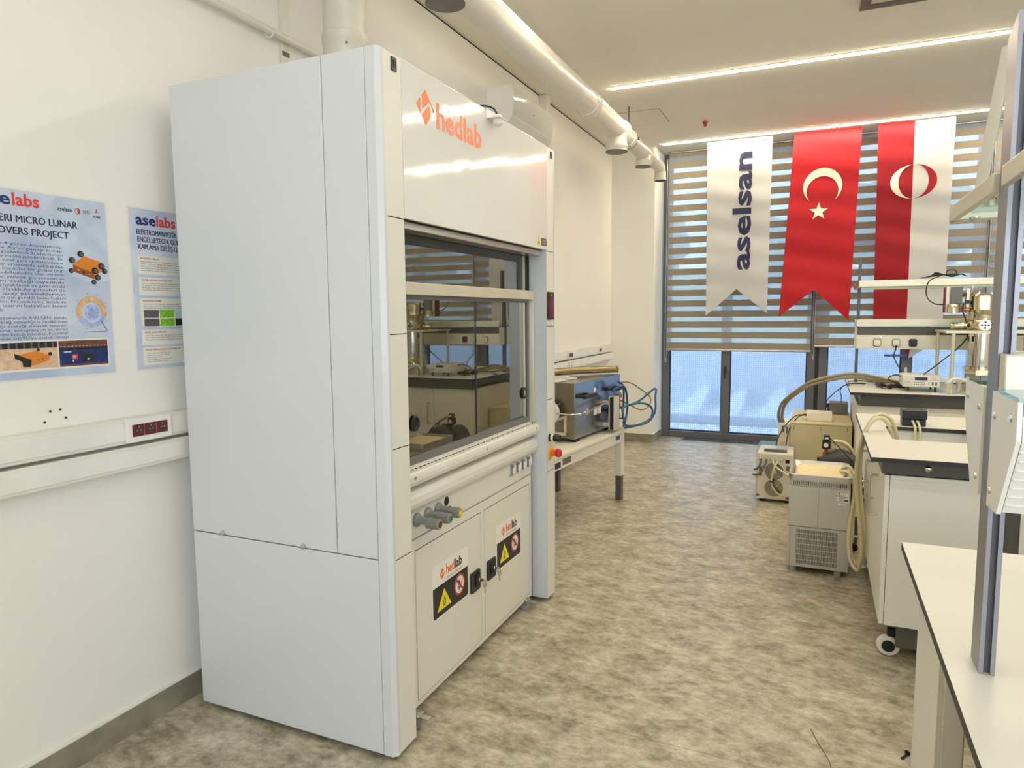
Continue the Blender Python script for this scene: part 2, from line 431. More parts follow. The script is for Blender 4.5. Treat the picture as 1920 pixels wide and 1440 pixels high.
def thing(name, label, cat, loc=(0, 0, 0), group=None):
    o = bpy.data.objects.new(name, None); COL.objects.link(o); o.empty_display_size = 0.05
    o.location = loc; WORLD[o.name] = Matrix.Translation(V(loc))
    o['label'] = label; o['category'] = cat
    if group: o['group'] = group
    return o
def tag(o, label, cat, group=None):
    o['label'] = label; o['category'] = cat
    if group: o['group'] = group
    return o
def struct(name, mb, mat=None, parent=None, smooth=None):
    o = mb.build(name, mat, parent, smooth)
    if parent is None: o['kind'] = 'structure'
    return o
def dup(root, loc, label, group=None):
    r = root.copy(); COL.objects.link(r); r.location = loc; r['label'] = label
    if group: r['group'] = group
    for ch in list(root.children):
        c = ch.copy(); COL.objects.link(c); c.parent = r
        for g in list(ch.children):
            d = g.copy(); COL.objects.link(d); d.parent = c
    return r
def circle(cx, cy, r, n=40, a0=0, a1=2*pi, ry=None):
    ry = r if ry is None else ry
    full = abs(a1-a0-2*pi) < 1e-6
    k = n if full else n+1
    return [(cx+r*cos(a0+(a1-a0)*i/n), cy+ry*sin(a0+(a1-a0)*i/n)) for i in range(k)]
def rrect(x0, y0, x1, y1, r, n=6):
    o = []
    for cx, cy, a in ((x1-r, y1-r, 0), (x0+r, y1-r, pi/2), (x0+r, y0+r, pi), (x1-r, y0+r, 3*pi/2)):
        for i in range(n+1): o.append((cx+r*cos(a+pi/2*i/n), cy+r*sin(a+pi/2*i/n)))
    return o
def ring(cx, cy, r0, r1, n=40, ry=1.0):
    """annulus as quads"""
    a = circle(cx, cy, r0, n, ry=r0*ry); b = circle(cx, cy, r1, n, ry=r1*ry)
    return [[a[i], b[i], b[(i+1) % n], a[(i+1) % n]] for i in range(n)]

# ------------------------------------------------------------------ room shell
WX = -2.235; CZ = 3.35; WY = 8.42; RX = 5.0; BY = -3.2
struct('floor', MB().box((WX-.2, BY-.2, -.12), (RX+.2, 8.50, 0)), 'floor')
struct('ceiling', MB().box((WX-.2, BY-.2, CZ), (RX+.2, 8.6, CZ+.15)), 'ceiling')
struct('wall_left', MB().box((WX-.2, BY, 0), (WX, 8.6, CZ-.012)), 'wall')
struct('wall_right', MB().box((RX, BY, 0), (RX+.2, 8.6, CZ)), 'wall')
struct('wall_back', MB().box((WX, BY-.2, 0), (RX, BY, .80)).box((WX, BY-.2, 2.70), (RX, BY, CZ)).box((WX, BY-.2, .80), (-.2, BY, 2.70)).box((4.6, BY-.2, .80), (RX, BY, 2.70)), 'wall')
struct('wall_window_pier', MB().box((WX, 7.9, 0), (-1.735, 8.6, CZ), 0.006), 'wall')
struct('wall_window_pier_right', MB().box((4.98, 8.2, 0), (RX, 8.6, CZ)), 'wall')
# shadow gap between the left wall and the ceiling
struct('trim_1', MB().box((WX-.19, BY, CZ-.013), (WX-.004, 7.9, CZ+.001)), 'gap')
# coved skirting with a white bead on top
def skirting(name, pts):
    a = MB()
    for (x0, y0, x1, y1) in pts: a.box((x0, y0, 0), (x1, y1, .096))
    b = struct(name, a, 'coving'); c = MB()
    for (x0, y0, x1, y1) in pts: c.box((x0-.0, y0-.0, .096), (x1+.002, y1, .104), .002)
    c.build('bead', 'trim_white', b); return b
skirting('baseboard_left', [(WX, BY, WX+.012, 7.9)])
skirting('baseboard_window_pier', [(WX, 7.888, -1.723, 7.9), (-1.735, 7.9, -1.723, 8.36)])

# ------------------------------------------------------------------ windows
def window(k, x0, mull, x1, transom=None):
    y0, y1 = 8.38, 8.46
    fr = MB()
    fr.box((x0, y0, 0), (x0+.085, y1, CZ), .004); fr.box((x1-.085, y0, 0), (x1, y1, CZ), .004)
    fr.box((x0+.085, y0, 0), (x1-.085, y1, .075), .004); fr.box((x0+.085, y0, CZ-.09), (x1-.085, y1, CZ), .004)
    fr.box((mull-.045, y0, .075), (mull+.045, y1, CZ-.09), .004)
    if transom: fr.box((x0+.085, y0+.005, transom), (x1-.085, y1-.005, transom+.09), .004)
    o = struct('window_%d' % k, fr, 'anthracite')
    se = MB()
    for a, b in ((x0+.085, mull-.045), (mull+.045, x1-.085)):
        se.box((a, 8.425, .075), (a+.012, 8.45, CZ-.09)); se.box((b-.012, 8.425, .075), (b, 8.45, CZ-.09))
        se.box((a+.012, 8.425, .075), (b-.012, 8.45, .087))
    se.build('seal', 'anth_dark', o)
    for a, b in ((x0+.085, mull-.045), (mull+.045, x1-.085)):
        MB().box((a+.001, 8.440, .076), (b-.001, 8.446, CZ-.091)).build('glass_pane', 'pane', o)
    MB().box((x0+.01, 8.50, .03), (x1-.01, 8.503, CZ)).build('mesh_screen', 'scrim', o)
    return o
window(1, -1.735, -.99, -.03)
w2 = window(2, .005, .857, 1.50, 2.2)
window(3, 1.505, 2.4, 3.32, 2.2)
window(4, 3.35, 4.15, 4.98, 2.2)
fr = MB().box((-.2, BY-.12, .80), (4.6, BY-.05, .87), .004).box((-.2, BY-.12, 2.63), (4.6, BY-.05, 2.70), .004)
for x in (-.2, 1.377, 2.953, 4.53): fr.box((x, BY-.12, .87), (x+.07, BY-.05, 2.63), .004)
w5 = struct('window_5', fr, 'anthracite')
for x in (-.2, 1.377, 2.953): MB().box((x+.07, BY-.09, .87), (x+1.577, BY-.084, 2.63)).build('glass_pane', 'pane', w5)
struct('trim_2', MB().box((-.031, 8.375, 0), (.006, 8.47, CZ)), 'anth_dark')
# window handles on the middle mullions
def lever(parent, x, z, mk):
    MB().box((x-.016, 8.368, z-.05), (x+.016, 8.3795, z+.05), .004).mat(mk).box((x-.016, 8.368, z-.05), (x+.016, 8.3795, z+.05), .004)
    b = MB().box((x-.014, 8.366, z-.05), (x+.014, 8.3795, z+.05), .004)
    b.cyl((x, 8.367, z+.02), (x, 8.33, z+.02), .009, n=12)
    b.box((x-.012, 8.318, z-.10), (x+.012, 8.334, z+.035), .005)
    b.build('window_handle', mk, parent)
lever(bpy.data.objects['window_1'], -.99, .83, 'anth_dark')
hx = w2
b = MB().box((.845, 8.366, .985), (.873, 8.3795, 1.055), .004); b.cyl((.86, 8.37, 1.03), (.86, 8.325, 1.03), .010, n=12)
b.box((.64, 8.315, 1.018), (.872, 8.331, 1.043), .006); b.build('window_handle', 'lever', hx)
MB().box((.842, 8.368, .845), (.868, 8.3795, .905), .006).build('lock_cover', 'white_plastic', hx)

# small red-and-white triangle pennant hung behind the far bench
pn = MB().mat('flag_dark_red'); pn.prism([(.835, 1.10), (.875, 1.10), (.865, 1.0)], 'y', 8.300, 8.302)
pn.mat('flag_white'); pn.prism([(.875, 1.10), (1.0, 1.10), (.865, 1.0)], 'y', 8.300, 8.302)
pn = pn.build('pennant'); tag(pn, 'small red and white cloth pennant tip beside the blue window lever', 'pennant')

# floor grille in front of the windows
g = thing('floor_grille', 'dark slotted floor grille along the foot of the windows', 'grille', (-1.0, 8.28, 0))
MB().box((-1.45, 8.19, .001), (1.2, 8.36, .006), .002).build('grille_frame', 'under', g)
gs = MB()
for i in range(104):
    x = -1.43+i*.025; gs.box((x, 8.20, .006), (x+.013, 8.35, .010))
gs.build('grille_slats', 'anth_dark', g)

# ------------------------------------------------------------------ zebra blinds
def blind(x0, x1, zb, ph, label):
    t = thing('roller_blind', label, 'blind', ((x0+x1)/2, 8.27, CZ), 'zebra roller blinds at the windows')
    MB().box((x0, 8.25, CZ-.014), (x1, 8.30, CZ-.002), .003).build('headrail', 'alu', t)
    op = MB(); z = zb+.035+ph; pitch = .1225
    sh = MB()
    lo = zb+.03
    while lo < CZ-.02:
        hi = min(lo+.072, CZ-.015)
        op.box((x0+.01, 8.268, lo), (x1-.01, 8.2705, hi)); lo2 = min(lo+pitch, CZ-.015)
        if hi < CZ-.02: sh.box((x0+.01, 8.2685, hi), (x1-.01, 8.270, lo2))
        lo += pitch
    op.build('opaque_bands', 'blind', t); sh.build('sheer_bands', 'sheer', t)
    MB().cyl((x0+.005, 8.269, zb+.014), (x1-.005, 8.269, zb+.014), .014, n=14).build('bottom_rail', 'alu', t)
    ch = MB().tube([(x0+.012, 8.25, CZ-.08), (x0+.010, 8.25, 2.0), (x0+.008, 8.25, zb-.06), (x0-.002, 8.25, zb-.085), (x0-.010, 8.25, zb-.06), (x0-.008, 8.25, 2.0), (x0-.006, 8.25, CZ-.08)], .0035, 6, 4)
    ch.build('pull_chain', 'alu', t); return t
blind(-1.665, -.075, 1.052, 0, 'beige striped zebra blind behind the white banner, left end of the window')
blind(-.055, 1.50, 1.110, 0, 'beige striped zebra blind behind the red crescent flag')
blind(1.503, 3.07, 1.085, 0, 'beige striped zebra blind to the right of the half-red half-white flag')
blind(3.09, 4.66, 1.085, 0, 'beige striped zebra blind at the far right end of the window')

# ------------------------------------------------------------------ outside
struct('ground_outside', MB().box((-9, 8.51, -.5), (9, 10.1, -.1)), 'gravel')
struct('trim_3', MB().box((-9, 10.1, -.5), (9, 10.75, -.06)), 'curb')
struct('ground_slab_outside', MB().box((-9, 10.75, -.5), (9, 12.45, -.1)), 'concrete')
struct('wall_outside', MB().box((-9, 12.45, -.5), (9, 12.8, .92)), 'concrete')
bk = MB().add([(-25, 12.8, .9), (25, 12.8, .9), (25, 30, 3.2), (-25, 30, 3.2), (-25, 12.8, -.5), (25, 12.8, -.5), (25, 30, -.5), (-25, 30, -.5)],
              [(0, 1, 2, 3), (4, 7, 6, 5), (0, 4, 5, 1), (1, 5, 6, 2), (2, 6, 7, 3), (3, 7, 4, 0)])
struct('ground_grass_bank', bk, 'grass')
for i in range(2, 7):
    xr = -2.95+.62*i
    f = MB().add([(xr, 12.449, -.1), (xr, 12.449, .235), (xr-.13, 12.449, .235), (xr-.13, 12.449, -.1),
                  (xr+.02, 10.78, -.1), (xr-.40, 10.78, -.1)],
                 [(0, 1, 4), (1, 2, 5, 4), (2, 3, 5), (0, 4, 5, 3), (0, 3, 2, 1)])
    f = f.build('concrete_buttress', 'concrete')
    names = {2: 'sloping concrete fin outside, left pane of the first window', 3: 'sloping concrete fin outside, just right of the thin window mullion',
             4: 'sloping concrete fin outside, left of the wide window mullion', 5: 'sloping concrete fin outside, hidden mostly by the wide window mullion',
             6: 'sloping concrete fin outside, beyond the left end of the far worktop'}
    tag(f, names[i], 'buttress', 'concrete fins outside the windows')
for i, (x, y, r) in enumerate(((-9.5, 20, 1.9), (-5.2, 21, 1.5), (-1.6, 19, 1.1), (2.0, 22, 1.6), (6.0, 20, 1.4), (10.5, 21, 1.8), (15.6, 20, 1.8))):
    bm = bmesh.new(); bmesh.ops.create_icosphere(bm, subdivisions=4, radius=r)
    rnd = random.Random(i)
    ofs = V((rnd.random()*9, rnd.random()*9, 0))
    from mathutils import noise
    for vv in bm.verts:
        q = vv.co*(1.6/r*1.2)+ofs; vv.co *= 1+.28*noise.noise(q*1.3)+.14*noise.noise(q*4)
        vv.co.z *= .85
    me = bpy.data.meshes.new('crown'); bm.to_mesh(me); bm.free(); me.materials.append(mt['leaves'])
    zg = .9+(y-12.8)*2.3/17.2
    tr = thing('tree', 'green bushy tree on the grass bank beyond the blinds', 'tree', (x, y, zg), 'trees on the bank outside')
    o = bpy.data.objects.new('foliage', me); COL.objects.link(o); o.parent = tr; o.location = (0, 0, r*.9+.3)
    MB().cyl((x, y, zg-.1), (x, y, zg+r*.7), .12, .08, 10).build('trunk', 'curb', tr)

# ------------------------------------------------------------------ ceiling lights
def led(y, label, mat='led', x0=-1.64, gaps=(.750, 3.15)):
    t = thing('linear_ceiling_light', label, 'ceiling light', (x0, y, CZ), 'recessed linear ceiling lights')
    MB().box((x0-.006, y-.029, CZ-.004), (gaps[-1]+.006, y-.024, CZ-.0002)).box((x0-.006, y+.024, CZ-.004), (gaps[-1]+.006, y+.029, CZ-.0002)).build('housing_rim', 'trim_white', t)
    a = x0
    for b in gaps:
        MB().box((a+.002, y-.019, CZ-.009), (b-.002, y+.019, CZ-.0005), .003).build('diffuser', mat, t); a = b
led(5.745, 'long glowing linear ceiling light nearer the camera')
led(7.83, 'long glowing linear ceiling light just in front of the hanging flags')
led(3.66, 'long linear ceiling light above the near end of the fume hood', 'led_mid')
led(1.58, 'long linear ceiling light above the camera', 'led_dim')
led(-.50, 'long linear ceiling light behind the camera, second from the back', 'led_dim')
led(-2.4, 'long linear ceiling light at the back of the room', 'led_dim')

# access hatch, detector, vent
t = thing('access_hatch', 'thin-outlined square access hatch in the ceiling near the pipe', 'hatch', (-1.6, 6.72, CZ))
MB().box((-1.79, 6.47, CZ-.003), (-1.40, 6.96, CZ-.0005), .0008).build('panel', 'ceiling', t)
ot = MB()
for a, b in (((-1.795, 6.465), (-1.395, 6.47)), ((-1.795, 6.96), (-1.395, 6.965)), ((-1.795, 6.47), (-1.79, 6.96)), ((-1.40, 6.47), (-1.395, 6.96))):
    ot.box((a[0], a[1], CZ-.002), (b[0], b[1], CZ-.0002))
ot.build('joint', 'vent', t)
t = thing('sprinkler_head', 'small red detector on the ceiling between the two lights', 'detector', (-1.08, 7.1, CZ))
MB().lathe([(.012, 0), (.028, .004), (.028, .012), (.012, .016)], (-1.08, 7.1, CZ-.016)).build('rosette', 'copper', t)
MB().lathe([(.004, 0), (.016, .012), (.02, .03), (.01, .036)], (-1.08, 7.1, CZ-.052)).build('head', 'red', t)
t = thing('ceiling_vent', 'grey framed square vent in the ceiling at the top edge', 'vent', (.46, 4.63, CZ))
fr = MB()
for a, b in (((.16, 4.34), (.76, 4.40)), ((.16, 4.87), (.76, 4.93)), ((.16, 4.40), (.22, 4.87)), ((.70, 4.40), (.76, 4.87))):
    fr.box((a[0], a[1], CZ-.02), (b[0], b[1], CZ-.0005), .003)
fr.build('frame', 'vent', t)
sl = MB()
for i in range(9):
    y = 4.41+i*.051; sl.prism([(y, CZ-.001), (y+.035, CZ-.016), (y+.038, CZ-.014), (y+.004, CZ-.001)], 'x', .22, .70)
sl.build('slats', 'alu_cream', t)

# ------------------------------------------------------------------ flags
def wave(x, z, s):
    return .006*sin(z*9+s+x*2)+.004*sin(z*23+x*5+s*2)+.010*sin(x*6+s)*(CZ-z)/2
def cloth(mb, key, poly_fn, nx, nz, z0, z1, s, yb, th=.002):
    """cloth strip; poly_fn(u, v) -> (x, z)"""
    mb.mat(key); vs = []; fs = []
    for side in (0, 1):
        for j in range(nz+1):
            for i in range(nx+1):
                x, z = poly_fn(i/nx, j/nz); vs.append((x, yb+wave(x, z, s)+side*th, z))
    n1 = (nx+1)*(nz+1)
    for j in range(nz):
        for i in range(nx):
            a = j*(nx+1)+i; fs.append((a, a+1, a+nx+2, a+nx+1)); b = a+n1; fs.append((b, b+nx+1, b+nx+2, b+1))
    per = [i for i in range(nx+1)]+[j*(nx+1)+nx for j in range(1, nz+1)]+[nz*(nx+1)+i for i in range(nx-1, -1, -1)]+[j*(nx+1) for j in range(nz-1, 0, -1)]
    for i in range(len(per)):
        a, b = per[i], per[(i+1) % len(per)]; fs.append((a, a+n1, b+n1, b))
    mb.add(vs, fs)
def warp(s, yb, d=.0065):
    return lambda v: V((v.x, yb+wave(v.x, v.z, s)-d, v.z))
def emblem(mb, key, polys, s, yb, d=.0035):
    mb.mat(key)
    for p in polys:
        n = len(p)
        f = [(q[0], yb+wave(q[0], q[1], s)-d, q[1]) for q in p]; k = [(q[0], yb+wave(q[0], q[1], s)-d+.001, q[1]) for q in p]
        mb.add(f+k, [tuple(range(n))]+[(i, (i+1) % n, n+(i+1) % n, n+i) for i in range(n)])
def swallow(x0t, x1t, x0b, x1b, ztop, zl, zr, zc):
    def fn(u, v):
        zb = (zl+(zc-zl)*u*2) if u < .5 else (zc+(zr-zc)*(u-.5)*2)
        a = x0t+(x0b-x0t)*v; b = x1t+(x1b-x1t)*v
        return a+(b-a)*u, ztop+(zb-ztop)*v
    return fn
def strips(mb, x0, x1, z0, z1): pass
YF = 7.95
# white banner
t = thing('company_banner', 'white swallowtail banner with dark blue vertical lettering', 'banner', (-.85, YF, CZ))
m = MB(); cloth(m, 'flag_white', swallow(-1.179, -.514, -1.165, -.522, CZ-.004, 1.466, 1.49, 1.754), 24, 60, 0, 0, 1.0, YF); m.build('cloth', None, t)
m = MB().text('aselsan', .262, (-.717, YF, 1.958), (0, 0, 1), (-1, 0, 0), off=.028, width=1.25, warp=warp(1.0, YF))
m.build('lettering', 'navy', t)
# red crescent flag
t = thing('crescent_flag', 'red swallowtail flag with white crescent and star', 'flag', (0, YF, CZ))
m = MB(); cloth(m, 'flag_red', swallow(-.300, .328, -.402, .274, CZ-.004, 1.449, 1.406, 1.731), 24, 60, 0, 0, 2.3, YF); m.build('cloth', None, t)
m = MB(); cx, cz = -.018, 2.785; r1, r2 = .184, .148; cz2 = cz-.045
a1 = math.acos((r1*r1+.045**2-r2*r2)/(2*r1*.045)) if abs((r1*r1+.045**2-r2*r2)/(2*r1*.045)) <= 1 else 2.6
op1 = R(42); outer = circle(cx, cz, r1, 48, -pi/2+op1, 3*pi/2-op1)
pA = outer[0]; pB = outer[-1]
a0 = math.atan2(pA[1]-cz2, pA[0]-cx); a2 = math.atan2(pB[1]-cz2, pB[0]-cx); a2 += 2*pi if a2 < a0 else 0
inner = []
for i in range(49):
    q = i/48; aa = a0+(a2-a0)*q; rr = math.hypot(pA[0]-cx, pA[1]-cz2)*(1-q)+math.hypot(pB[0]-cx, pB[1]-cz2)*q
    k = sin(pi*q)**.6; inner.append((cx+(rr+(r2-rr)*k)*cos(aa), cz2+(rr+(r2-rr)*k)*sin(aa)))
emblem(m, 'flag_cream', [[outer[i], outer[i+1], inner[i+1], inner[i]] for i in range(48)], 2.3, YF, .004)
m.build('crescent', None, t)
m = MB(); st = []
for i in range(10):
    r = .094 if i % 2 == 0 else .037; a = pi/2+i*pi/5; st.append((-.046+r*cos(a), 2.532+r*sin(a)))
emblem(m, 'flag_cream', [[(-.046, 2.532), st[i], st[(i+1) % 10]] for i in range(10)], 2.3, YF, .0045); m.build('star', None, t)
# half red, half white university flag
t = thing('two_tone_flag', 'flag half crimson and half white with a split ring emblem', 'flag', (.8, YF, CZ))
def straight(a, b, c, d, zb): return lambda u, v: (a+(c-a)*v+((b+(d-b)*v)-(a+(c-a)*v))*u, CZ-.004+(zb-CZ+.004)*v)
m = MB(); cloth(m, 'flag_dark_red', straight(.470, .788, .499, .798, 1.411), 12, 60, 0, 0, 4.0, YF); m.build('crimson_half', None, t)
m = MB(); cloth(m, 'flag_white', straight(.7885, 1.129, .7985, 1.109, 1.413), 12, 60, 0, 0, 4.0, YF); m.build('white_half', None, t)
cx, cz, ro, ri, rz = .798, 2.766, .201, .130, .164
def lune(sgn):
    A = circle(cx, cz, ro, 32, -pi/2, pi/2, rz); B = circle(cx, cz, ri, 32, -pi/2, pi/2, rz)
    return [[(cx+sgn*(A[i][0]-cx), A[i][1]), (cx+sgn*(A[i+1][0]-cx), A[i+1][1]), (cx+sgn*(B[i+1][0]-cx), B[i+1][1]), (cx+sgn*(B[i][0]-cx), B[i][1])] for i in range(32)]
m = MB(); emblem(m, 'flag_cream', lune(-1), 4.0, YF); m.build('white_lune', None, t)
m = MB(); emblem(m, 'flag_dark_red', lune(1), 4.0, YF); m.build('red_lune', None, t)

# ------------------------------------------------------------------ wall trunking, sockets, posters
def trunk(name, label, z0, z1, ya, yb):
    t = thing(name, label, 'cable duct', (WX, ya, z0))
    MB().box((WX, ya, z0), (WX+.056, yb, z1), .004).build('duct_body', 'cream_plastic', t)
    MB().box((WX+.056, ya, z0+.012), (WX+.060, yb, z1-.012), .0015).build('duct_lid', 'white_plastic', t)
    return t
trunk('wall_cable_duct', 'upper white cable duct along the left wall below the posters', 1.064, 1.150, -1.5, 7.80)
trunk('wall_cable_duct', 'lower white cable duct along the left wall under the socket strip', .970, 1.052, -1.5, 7.80)
def outlet(y0, y1, z0, z1, n, label, x=WX+.061):
    t = thing('power_outlet', label, 'socket', (x, (y0+y1)/2, (z0+z1)/2))
    MB().box((x, y0, z0), (x+.014, y1, z1), .003).build('frame', 'white_plastic', t)
    wdt = (y1-y0-.036)/n
    for i in range(n):
        a = y0+.018+i*wdt
        MB().box((x+.012, a+.001, z0+.02), (x+.0165, a+wdt-.001, z1-.02), .0015).build('socket_insert', 'dark_red', t)
        h = MB(); cy, cz = a+wdt/2, (z0+z1)/2; r = min(wdt, z1-z0-.04)*.42
        h.lathe([(r, 0), (r, .0008), (r*.9, .0008)], (x+.0166, cy, cz), (1, 0, 0), 24)
        h.build('socket_well', 'brown', t)
        h = MB()
        for dy, dz in ((-.006, 0), (.006, 0), (0, .012)): h.cyl((x+.0174, cy+dy, cz+dz), (x+.0185, cy+dy, cz+dz), .0022, n=10)
        h.build('contacts', 'chrome', t)
    return t
outlet(1.600, 1.778, 1.068, 1.150, 3, 'white framed triple dark red socket on the duct beside the fume hood')
outlet(6.18, 6.32, 1.070, 1.146, 1, 'dark red socket on the far duct, nearer the fume hood')
outlet(7.16, 7.29, 1.070, 1.146, 1, 'dark red socket on the far duct, nearest the window')
t = thing('data_outlet', 'small white data outlet on the lower far duct above the furnace', 'socket', (WX+.06, 6.25, 1.0))
MB().box((WX+.061, 6.19, .978), (WX+.070, 6.31, 1.046), .003).build('frame', 'white_plastic', t)
h = MB()
for dy in (-.03, .03): h.box((WX+.070, 6.25+dy-.008, .996), (WX+.0708, 6.25+dy+.008, 1.012)); h.box((WX+.070, 6.25+dy-.006, 1.022), (WX+.0708, 6.25+dy+.006, 1.028))
h.build('jacks', 'under', t)

# anchors and a scuff above the near duct
def pin(y, z): 
    o = MB().cyl((WX-.002, y, z), (WX+.004, y, z), .0035, n=8).build('wall_screw_hole', 'brown'); return o
for y, z, lab in ((1.392, 1.205, 'tiny screw hole above the near duct, upper left of four'), (1.424, 1.207, 'tiny screw hole above the near duct, upper right of four'), (1.372, 1.172, 'tiny screw hole above the near duct, lower left of four'), (1.440, 1.178, 'tiny screw hole above the near duct, lower right of four')):
    tag(pin(y, z), lab, 'screw hole', 'screw holes under the lunar poster')

EX = WX+.0025
def wtext(mb, body, size, y, z, **k): return mb.text(body, size, (EX+.0004+k.pop('lift', 0), y, z), (0, 1, 0), (0, 0, 1), **k)
def wrect(mb, y0, z0, y1, z1, lift=0.0, r=0):
    poly = rrect(y0, z0, y1, z1, r) if r else [(y0, z0), (y1, z0), (y1, z1), (y0, z1)]
    return mb.flat([poly], (EX+lift, 0, 0), (0, 1, 0), (0, 0, 1), .0004)
def wpoly(mb, polys, lift=0.0): return mb.flat(polys, (EX+lift, 0, 0), (0, 1, 0), (0, 0, 1), .0004)
def paper(y0, y1, z0, z1, t):
    MB().box((WX+.0008, y0-.006, z0-.006), (WX+.0014, y1+.006, z1+.006)).build('paper_border', 'paper', t)
    MB().box((WX+.0015, y0, z0), (WX+.0024, y1, z1)).build('printed_sheet', 'poster_blue', t)
# lunar rover poster
t = thing('lunar_poster', 'blue poster with an orange rover and a moon map, cut by the left picture edge', 'poster', (WX, 1.415, 1.60))
Y0, Y1, Z0, Z1 = 1.204, 1.624, 1.313, 1.888
paper(Y0, Y1, Z0, Z1, t)
m = MB(); wpoly(m, [circle(1.57, 1.775, .155, 48, R(-69.6), R(-226.8))+[(1.624, 1.888)]], -.0003); m.build('planet', 'planet', t)
m = MB(); m.mat('navy2'); wtext(m, 'ase', .052, 1.232, 1.842, off=.03, width=.090); m.mat('red_ink'); wtext(m, 'labs', .052, 1.326, 1.842, off=.03, width=.080); m.build('logo_lettering', None, t)
m = MB()
wtext(m, 'ERI MICRO LUNAR', .0310, 1.286, 1.791, width=.236); wtext(m, 'ERI MICRO LUNAR', .0310, 1.2872, 1.791, width=.236, lift=.0001); wtext(m, 'ROVERS PROJECT', .0310, 1.262, 1.755, width=.230); wtext(m, 'ROVERS PROJECT', .0310, 1.2632, 1.755, width=.230, lift=.0001); m.build('headline', 'navy', t)
m = MB(); m.mat('navy'); wtext(m, 'aselsan', .019, 1.462, 1.843, off=.02, width=.047); wtext(m, 'ODTÜ', .016, 1.544, 1.842, off=.01, width=.025); wtext(m, 'KOMER', .010, 1.580, 1.834, off=.03, width=.026)
m.mat('red_ink'); c0 = circle(1.527, 1.848, .0085, 24, pi/2, 3*pi/2, .0105); c1 = circle(1.527, 1.848, .0085, 24, -pi/2, pi/2, .0105)
wpoly(m, [c1]); wpoly(m, ring(1.527, 1.848, .007, .0088, 28, 1.2)); wpoly(m, [[(1.586, 1.848), (1.593, 1.852), (1.600, 1.848), (1.594, 1.856), (1.597, 1.862), (1.592, 1.864), (1.590, 1.855)]])
m.build('partner_logos', None, t)
body = ["Chang'e-8 görevi kapsamında,", "2028'de Ay'ın güney kutup", "bölgesine gönderilecek iki adet otonom", "mikro uzay modülü geliştirmektedir. İlk", "kez uzun süreli gece operasyonlarına", "zorlu Ay ortamında çalışabilen", "hafif ve modüler bir gezici (ing.", "rover) hedeflenmekte olup, otonom", "sistemler, yerleşik güç yönetimi ve", "iletişim desteği sayesinde", "veri toplayabilecek ve gelecekteki", "büyük ölçekli Ay görevleri ile", "Ay'ın uzay yeteneklerinin", "edilmesi için gerekli teknolojileri", "verecektir. Projenin temel sistem ve", "sistem tasarım faaliyetleri devam", "etmektedir.", "", "Kritik aşamalarda ASELSAN, sistem", "mühendisliği uzmanlığı ve nitelikli insan", "kaynağı desteği sunarak tasarım,", "uygulama, entegrasyon ve süreç", "yönetimine katkıda bulunmayı, bu prestijli", "görevinde ODTÜ'ye destek olmayı", "hedeflemektedir."]
m = MB(); z = 1.722
for i, s in enumerate(body):
    if s: wtext(m, s, .0125, 1.222, z, off=.004, **({'width': .245} if len(s) > 24 else {}), res=1)
    z -= .01245
m.build('body_text', 'ptext', t)
# rover picture
m = MB(); rv = lambda pts: [[(1.489+a*.001, 1.612+b*.001) for a, b in pts]]
m.mat('rover'); wpoly(m, rv([(10, 62), (48, 92), (112, 74), (80, 38)]), .0006)
m.mat('rover_dark'); wpoly(m, rv([(10, 62), (80, 38), (80, 18), (10, 40)]), .0006); m.mat('rover'); wpoly(m, rv([(80, 38), (112, 74), (112, 52), (80, 18)]), .0006)
m.mat('pdark'); wpoly(m, [circle(1.533, 1.651, .0042, 16)], .0012)
m.mat('sticker_yellow'); wpoly(m, [circle(1.516, 1.658, .0024, 12), circle(1.552, 1.645, .0024, 12)], .0012)
for a, b, s in ((8, 76, 11), (38, 98, 11), (3, 42, 9), (84, 46, 12), (108, 62, 12), (92, 24, 11), (118, 46, 10), (78, 8, 9)):
    m.mat('pdark'); wpoly(m, [circle(1.489+a*.001, 1.612+b*.001, s*.001, 20, ry=s*.0009)], .0010)
    m.mat('pgrey'); wpoly(m, [circle(1.492+a*.001, 1.612+b*.001, s*.0006, 18)], .0015)
m.mat('pdark')
for a, b in ((40, 78), (60, 82), (78, 72), (54, 62), (72, 58), (90, 60), (30, 68)): wpoly(m, [circle(1.489+a*.001, 1.612+b*.001, .0009, 8)], .0012)
m.build('rover_picture', None, t)
m = MB(); cy, cz = 1.552, 1.520; m.mat('moon2'); wpoly(m, [circle(cy, cz, .053, 48)], .0004); m.mat('moon1'); wpoly(m, [circle(cy, cz, .053, 40, R(-15), R(200))], .0008)
m.mat('planet'); wpoly(m, [circle(cy-.002, cz-.002, .034, 40)], .0012); m.mat('moon2'); wpoly(m, [circle(cy, cz-.001, .0265, 36)], .0016)
m.mat('navy2')
for i in range(56):
    a = i*2*pi/56; wpoly(m, [circle(cy+.034*cos(a), cz-.002+.034*sin(a), .0006, 6)], .002)
for i in range(60): wpoly(m, [circle(cy+random.gauss(0, .011), cz+random.gauss(0, .011), random.uniform(.0005, .0013), 6)], .002)
wpoly(m, [[(1.520, 1.4535), (1.600, 1.4535), (1.600, 1.4548), (1.520, 1.4548)], [(cy+.03, cz-.03), (cy+.032, cz-.03), (1.604, 1.456), (1.602, 1.456)]], .0008)
for i, (a, s) in enumerate(((100, '90°'), (70, '60°'), (140, '120°'), (30, '45°'), (0, '0°'), (180, '0°'), (215, '60°'), (250, '90°'), (290, '120°'), (330, '30°'))):
    wtext(m, s, .0055, cy+.062*cos(R(a))-.004, cz+.060*sin(R(a))-.002, res=1)
m.build('moon_map', None, t)
m = MB(); wrect(m, Y0, 1.338, 1.604, 1.432, .0003, .004); m.build('photo_strip', 'paper', t)
